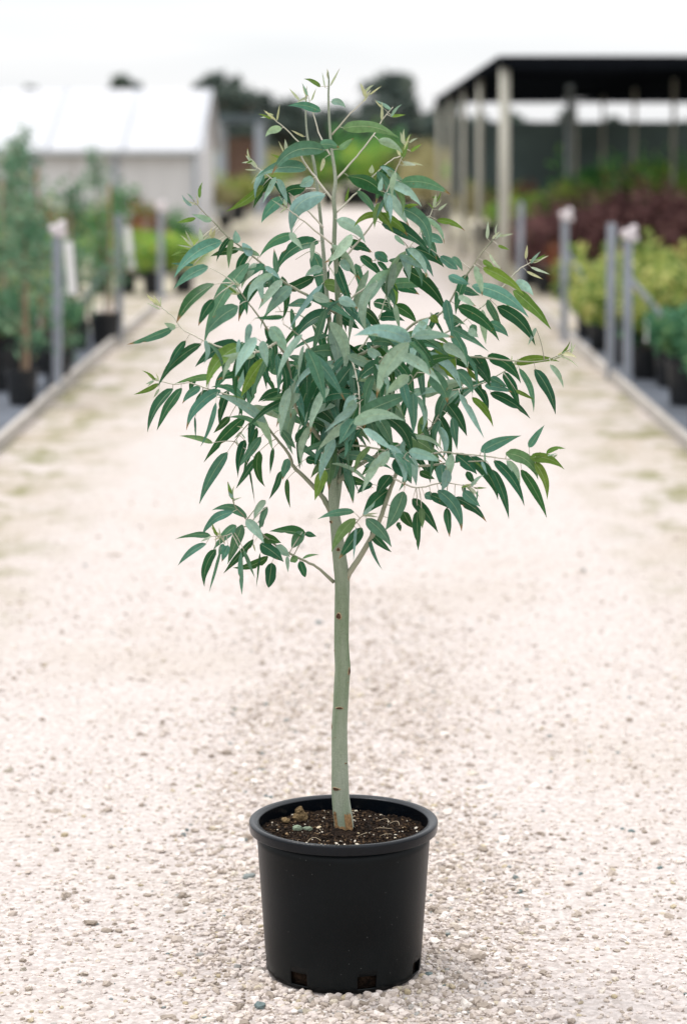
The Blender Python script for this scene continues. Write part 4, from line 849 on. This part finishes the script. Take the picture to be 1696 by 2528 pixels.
# shade house on the right ------------------------------------------------------
M_pole = mat('weathered_pole', (.40, .385, .33), .85, .2, 6, .4, 30, stretch=(1, 1, .15))
M_shade = mat('black_shade_cloth', (.008, .010, .014), 1, .4, .8, .2, 60, 0)
M_scr = mat('dark_screen', (.085, .12, .12), .9, .35, .6)
shd = thing('shade_house', 'open shade house with a dark cloth roof on weathered timber poles at the right', 'shade house', (1.9, 29, 0))
Ms = Vector((1.9, 29, 0))
def sb_(o, par=shd): o.parent = par; o.location = -Ms; return o
def roof_z(y): return 2.80 - .0085 * (y - 29)
RX0, RX1, RY0, RY1 = 1.86, 7.7, 28.9, 48.8
ypos = [29, 34.2, 38.8, 43.5, 48.6]
for i, y in enumerate(ypos):
    for j, x in enumerate([1.9, 4.6, 7.3]):
        if i == 0 and j > 0: continue
        b = MB(); rr = .07 if (i == 0) else (.045 if j == 0 else .03)
        pz = [Vector((x, y, -.05)), Vector((x + .01, y, 1.2)), Vector((x, y, roof_z(y) - .012))]; b.tube(pz, [rr, rr * .95, rr * .9], 14)
        o = sb_(b.build('pole', M_pole, smooth=True))
        if i == 0: o['label'] = 'thick pale front corner pole'
for (px, Y, rr) in ((1293, 36.5, .055),):
    x = gx(px, Y); b = MB(); b.tube([Vector((x, Y, -.05)), Vector((x, Y, roof_z(Y) - .012))], rr, 12); sb_(b.build('pole', mat('grey_pole', (.25, .28, .29), .8), smooth=True))
b = MB(); nx, ny = 44, 60; vs = []
for j in range(ny + 1):
    for i in range(nx + 1):
        x = RX0 + (RX1 - RX0) * i / nx; y = RY0 + (RY1 - RY0) * j / ny
        bay = math.sin(math.pi * ((x - RX0) % 2.7) / 2.7) * math.sin(math.pi * min(1, ((y - 29) % 4.9) / 4.9)) if y > 29 else 0
        vs.append((x, y, roof_z(y) - .10 * max(0, bay) + .02 * noise.noise((x, y, 0)) - .0))
b.add(vs, [(j * (nx + 1) + i, j * (nx + 1) + i + 1, (j + 1) * (nx + 1) + i + 1, (j + 1) * (nx + 1) + i) for j in range(ny) for i in range(nx)])
o = sb_(b.build('cloth_roof', M_shade, smooth=True)); so_ = o.modifiers.new('thickness', 'SOLIDIFY'); so_.thickness = .006
M_rafter = mat('dark_rafter', (.006, .007, .009), 1, .25, 8, spec=0)
for y in ypos:
    b = MB(); b.box(RX0, RX1, y - .03, y + .03, roof_z(y) - .075, roof_z(y) - .015); sb_(b.build('rafter', M_rafter))
b = MB(); b.add([(RX0 - .04, RY0, roof_z(RY0) - .10), (RX0 - .04, RY0, roof_z(RY0) + .02), (RX0 - .04, RY1, roof_z(RY1) + .02), (RX0 - .04, RY1, roof_z(RY1) - .10), (RX0 - .005, RY0, roof_z(RY0) - .10), (RX0 - .005, RY0, roof_z(RY0) + .02), (RX0 - .005, RY1, roof_z(RY1) + .02), (RX0 - .005, RY1, roof_z(RY1) - .10)], [(0, 1, 2, 3), (7, 6, 5, 4), (0, 4, 5, 1), (1, 5, 6, 2), (2, 6, 7, 3), (3, 7, 4, 0)])
sb_(b.build('side_beam', M_rafter))
b = MB(); b.box(RX0, RX1, RY0 - .03, RY0 - .004, roof_z(RY0) - .13, roof_z(RY0) + .02); sb_(b.build('front_beam', M_rafter))
b = MB(); b.box(2.1, RX1, 48.9, 48.93, .75, 2.2); sb_(b.build('back_screen', M_scr))

# greenhouse on the left ---------------------------------------------------------
M_wroof = mat('white_roof_film', (.43, .43, .445), .6, .05, .9, stretch=(3, .4, 1))
M_wwall = mat('translucent_wall_film', (.50, .49, .495), .6, .12, 1.2, stretch=(2.5, 1, .3))
M_gframe = mat('greenhouse_frame', (.30, .33, .37), .5, .12, 5)
GY = 45.0
gh = thing('greenhouse', 'long low greenhouse with a white roof and pale grey walls at the left', 'greenhouse', (-8, GY, 0)); Mg = Vector((-8, GY, 0))
def gb(o, par=gh): o.parent = par; o.location = -Mg; return o
ez = D(400, 342, GY).z; xr = D(449, 342, GY).x; rz_ = D(400, 204, GY + 3.5).z; xl = -14.0
b = MB(); b.box(xl, xr - .06, GY, GY + .04, 0, ez - .05); gb(b.build('wall', M_wwall))
b = MB(); b.add([(xr - .06, GY + .041, 0), (xr - .06, GY + .041, ez - .05), (xr - .06, GY + 3.5, rz_ - .09), (xr - .06, GY + 6.96, ez - .05), (xr - .06, GY + 6.96, 0),
                 (xr - .10, GY + .041, 0), (xr - .10, GY + .041, ez - .05), (xr - .10, GY + 3.5, rz_ - .09), (xr - .10, GY + 6.96, ez - .05), (xr - .10, GY + 6.96, 0)], [(0, 4, 3, 2, 1), (5, 6, 7, 8, 9), (0, 1, 6, 5), (1, 2, 7, 6), (2, 3, 8, 7), (3, 4, 9, 8)])
gb(b.build('end_wall', M_wwall))
b = MB(); zz = [(GY - .12, ez - .02), (GY + 3.5, rz_), (GY + 7.12, ez - .02)]
b.add([(x, y, z + t_) for x in (xl, xr + .12) for (y, z) in zz for t_ in (0, -.04)], [(0, 2, 8, 6), (2, 4, 10, 8), (1, 7, 9, 3), (3, 9, 11, 5), (6, 8, 9, 7), (8, 10, 11, 9), (0, 1, 3, 2), (2, 3, 5, 4), (0, 6, 7, 1), (4, 5, 11, 10)])
gb(b.build('roof', M_wroof))
b = MB(); b.box(xl, xr, GY - .20, GY - .123, ez - .09, ez - .0); gb(b.build('gutter', mat('gutter_metal', (.38, .40, .43), .5, .1)))
for x in (xr - .03, xr - 1.5, xr - 3.0, xr - 4.5, xr - 6.0):
    b = MB(); b.box(x - .04, x + .04, GY - .09, GY - .005, 0, ez - .091 if x > xr - .2 else ez - .1); gb(b.build('frame_post', M_gframe))
for k in range(9):
    x = xr + .05 - k * 1.4; b = MB(); b.tube([Vector((x, GY - .1, ez + .012)), Vector((x, GY + 3.5, rz_ + .012)), Vector((x, GY + 7.1, ez + .012))], .022, 6); gb(b.build('roof_rib', M_gframe))
# open steel frame shed beyond it
sf = thing('open_shed', 'open grey steel-framed shed beside the greenhouse corner', 'shed', (-2.9, 60, 0)); Mf = Vector((-2.9, 60, 0))
x0, x1 = gx(500, 60), gx(592, 60); zt = D(540, 262, 60).z
for x in (x0, x1):
    for y in (60, 63):
        b = MB(); b.box(x - .07, x + .07, y - .07, y + .07, 0, zt - .2); o = b.build('column', M_gframe, sf); o.location = -Mf
b = MB(); b.box(x0 - .12, x1 + .12, 59.9, 63.1, zt - .198, zt); o = b.build('roof', mat('shed_roof', (.07, .09, .10), .8), sf); o.location = -Mf
b = MB(); b.box(x0 + .08, x1 - .08, 63.2, 63.24, .1, 1.9); o = b.build('back_panel', mat('brown_panel', (.16, .10, .075), .8), sf); o.location = -Mf

# far shrubs across the end of the path and trees ---------------------------------
G6 = 'far shrubs at the end of the path'
for i, (px, Y, k, sc) in enumerate(((520, 66, 'gold2', 2.0), (560, 64, 'dry', 2.1), (610, 66, 'lime', 1.9), (650, 68, 'dry', 2.0), (700, 69, 'green', 2.0), (750, 69, 'lime', 1.7), (800, 69, 'bare', 1.5), (842, 68, 'lime', 2.5), (885, 69, 'bare', 1.45), (930, 68, 'dry', 2.3), (975, 66, 'dry', 2.0), (1020, 64, 'dry', 2.1), (1060, 62, 'lime', 1.9), (545, 56, 'gold2', 1.3), (515, 52, 'dry', 1.2), (960, 55, 'dry', 1.6), (1000, 52, 'dry', 1.5))):
    put(k, gx(px, Y), Y, ['yellow bush in front of the open shed, left side', 'dry tan bush in front of the open shed', 'lime bush right of the open shed', 'dry bush at the left of the path end', 'dark green bush at the path end, left of centre', 'lime bush hidden behind the crown, path end', 'dark green bush at the middle of the path end', 'big yellow-green rounded bush at the path end, right of the trunk', 'dark green bush right of the big yellow-green one', 'broad dry bush right of the path end', 'dry bush behind the receding poles, left of two', 'dry bush behind the receding poles, right of two', 'lime bush seen through the receding poles', 'small yellow bush by the greenhouse corner', 'small dry bush against the greenhouse corner', 'dry bush beside the far pole', 'dry bush between the farthest poles'][i], G6, sc=sc)
M_trunkf = mat('far_trunk', (.14, .12, .10), .9)
def far_tree(px, top, wpx, Y, words, n=3600, k=26, flat=.35, low=.3, ls=.34):
    c = D(px, top, Y); w = wpx / 5518 * Y / 2; h = c.z
    root = thing('gum_tree', words, 'tree', (c.x, Y, 0), 'trees beyond the nursery')
    b = MB(); b.tube([Vector((0, 0, 0)), Vector((.1, 0, h * .4)), Vector((0, .1, h * .75))], [.22, .16, .06], 8)
    for i in range(6):
        a = i * 1.1; b.tube([Vector((.05, 0, h * .35)), Vector((w * .4 * math.cos(a), w * .4 * math.sin(a), h * .65)), Vector((w * .7 * math.cos(a), w * .7 * math.sin(a), h * .82))], [.10, .06, .03], 6)
    b.build('trunk', M_trunkf, root)
    zc = h * (1 + low) / 2; ez_ = h * (1 - low) / 2
    cs = w * flat * .8
    p = clumps(n, k, (0, 0, zc), (max(.3, w - cs), w * .8, max(.2, ez_ - cs * .5)), (cs, cs, cs * .55))
    v, f = leafset(p, ls, .1, .5); np_mesh('crown', v, f, FM['tree'], root)
for q in ((287, 164, 100, 120, 'dark tree crown rising behind the white greenhouse roof, right one', 3600, 18, .4, .35, .3),
          (68, 190, 90, 125, 'low tree top just showing over the greenhouse roof at the left', 2200, 12, .4, .35, .3),
          (185, 200, 60, 125, 'faint small tree top over the middle of the greenhouse roof', 1400, 9, .4, .4, .3),
          (498, 155, 120, 120, 'thin-crowned gum just right of the greenhouse roof end', 2400, 16, .3, .68, .28),
          (530, 192, 190, 118, 'dense dark tree directly behind the open shed', 9000, 40, .4, .0, .34),
          (590, 205, 140, 124, 'dense tree sloping down to the right of the open shed', 7000, 34, .4, .0, .34),
          (655, 222, 150, 122, 'low dark tree left of the crown of the potted tree', 6500, 30, .4, .0, .34),
          (725, 245, 140, 126, 'low tree mostly hidden behind the potted tree top', 6500, 30, .4, .0, .34),
          (795, 228, 150, 124, 'low tree directly behind the potted tree top', 6500, 30, .4, .0, .34),
          (892, 168, 170, 122, 'domed gum with sky gaps right of the potted tree top', 3800, 20, .3, .70, .3),
          (860, 222, 150, 118, 'dark dense tree under the domed gum', 8000, 36, .4, .0, .34),
          (935, 222, 160, 120, 'dark dense tree right of the domed gum', 8000, 36, .4, .0, .34),
          (1010, 216, 150, 118, 'dark tree behind the far end of the shade roof', 8000, 36, .4, .0, .34),
          (1085, 262, 120, 122, 'dark tree seen between the receding poles', 5500, 30, .4, .0, .34),
          (1180, 246, 90, 124, 'dark tree seen just right of the thick front pole', 5000, 28, .4, .0, .34),
          (1290, 238, 60, 122, 'tree seen under the shade roof behind the grey pole', 4200, 26, .4, .0, .34),
          (1235, 276, 120, 128, 'low tree under the shade roof left of the grey pole', 5200, 28, .4, .0, .34),
          (1400, 250, 60, 124, 'tree top breaking the sky strip right of the grey pole', 4200, 24, .4, .0, .34),
          (1360, 278, 120, 130, 'low tree behind the back screen, right of the grey pole', 5200, 28, .4, .0, .34),
          (1470, 280, 120, 122, 'low tree behind the back screen, toward the right', 5200, 28, .4, .0, .34),
          (1560, 276, 110, 124, 'low tree behind the back screen at the right edge', 5200, 28, .4, .0, .34)):
    far_tree(*q)
print('leaves', len(leaves), len(fill), 'objects', len(bpy.data.objects))
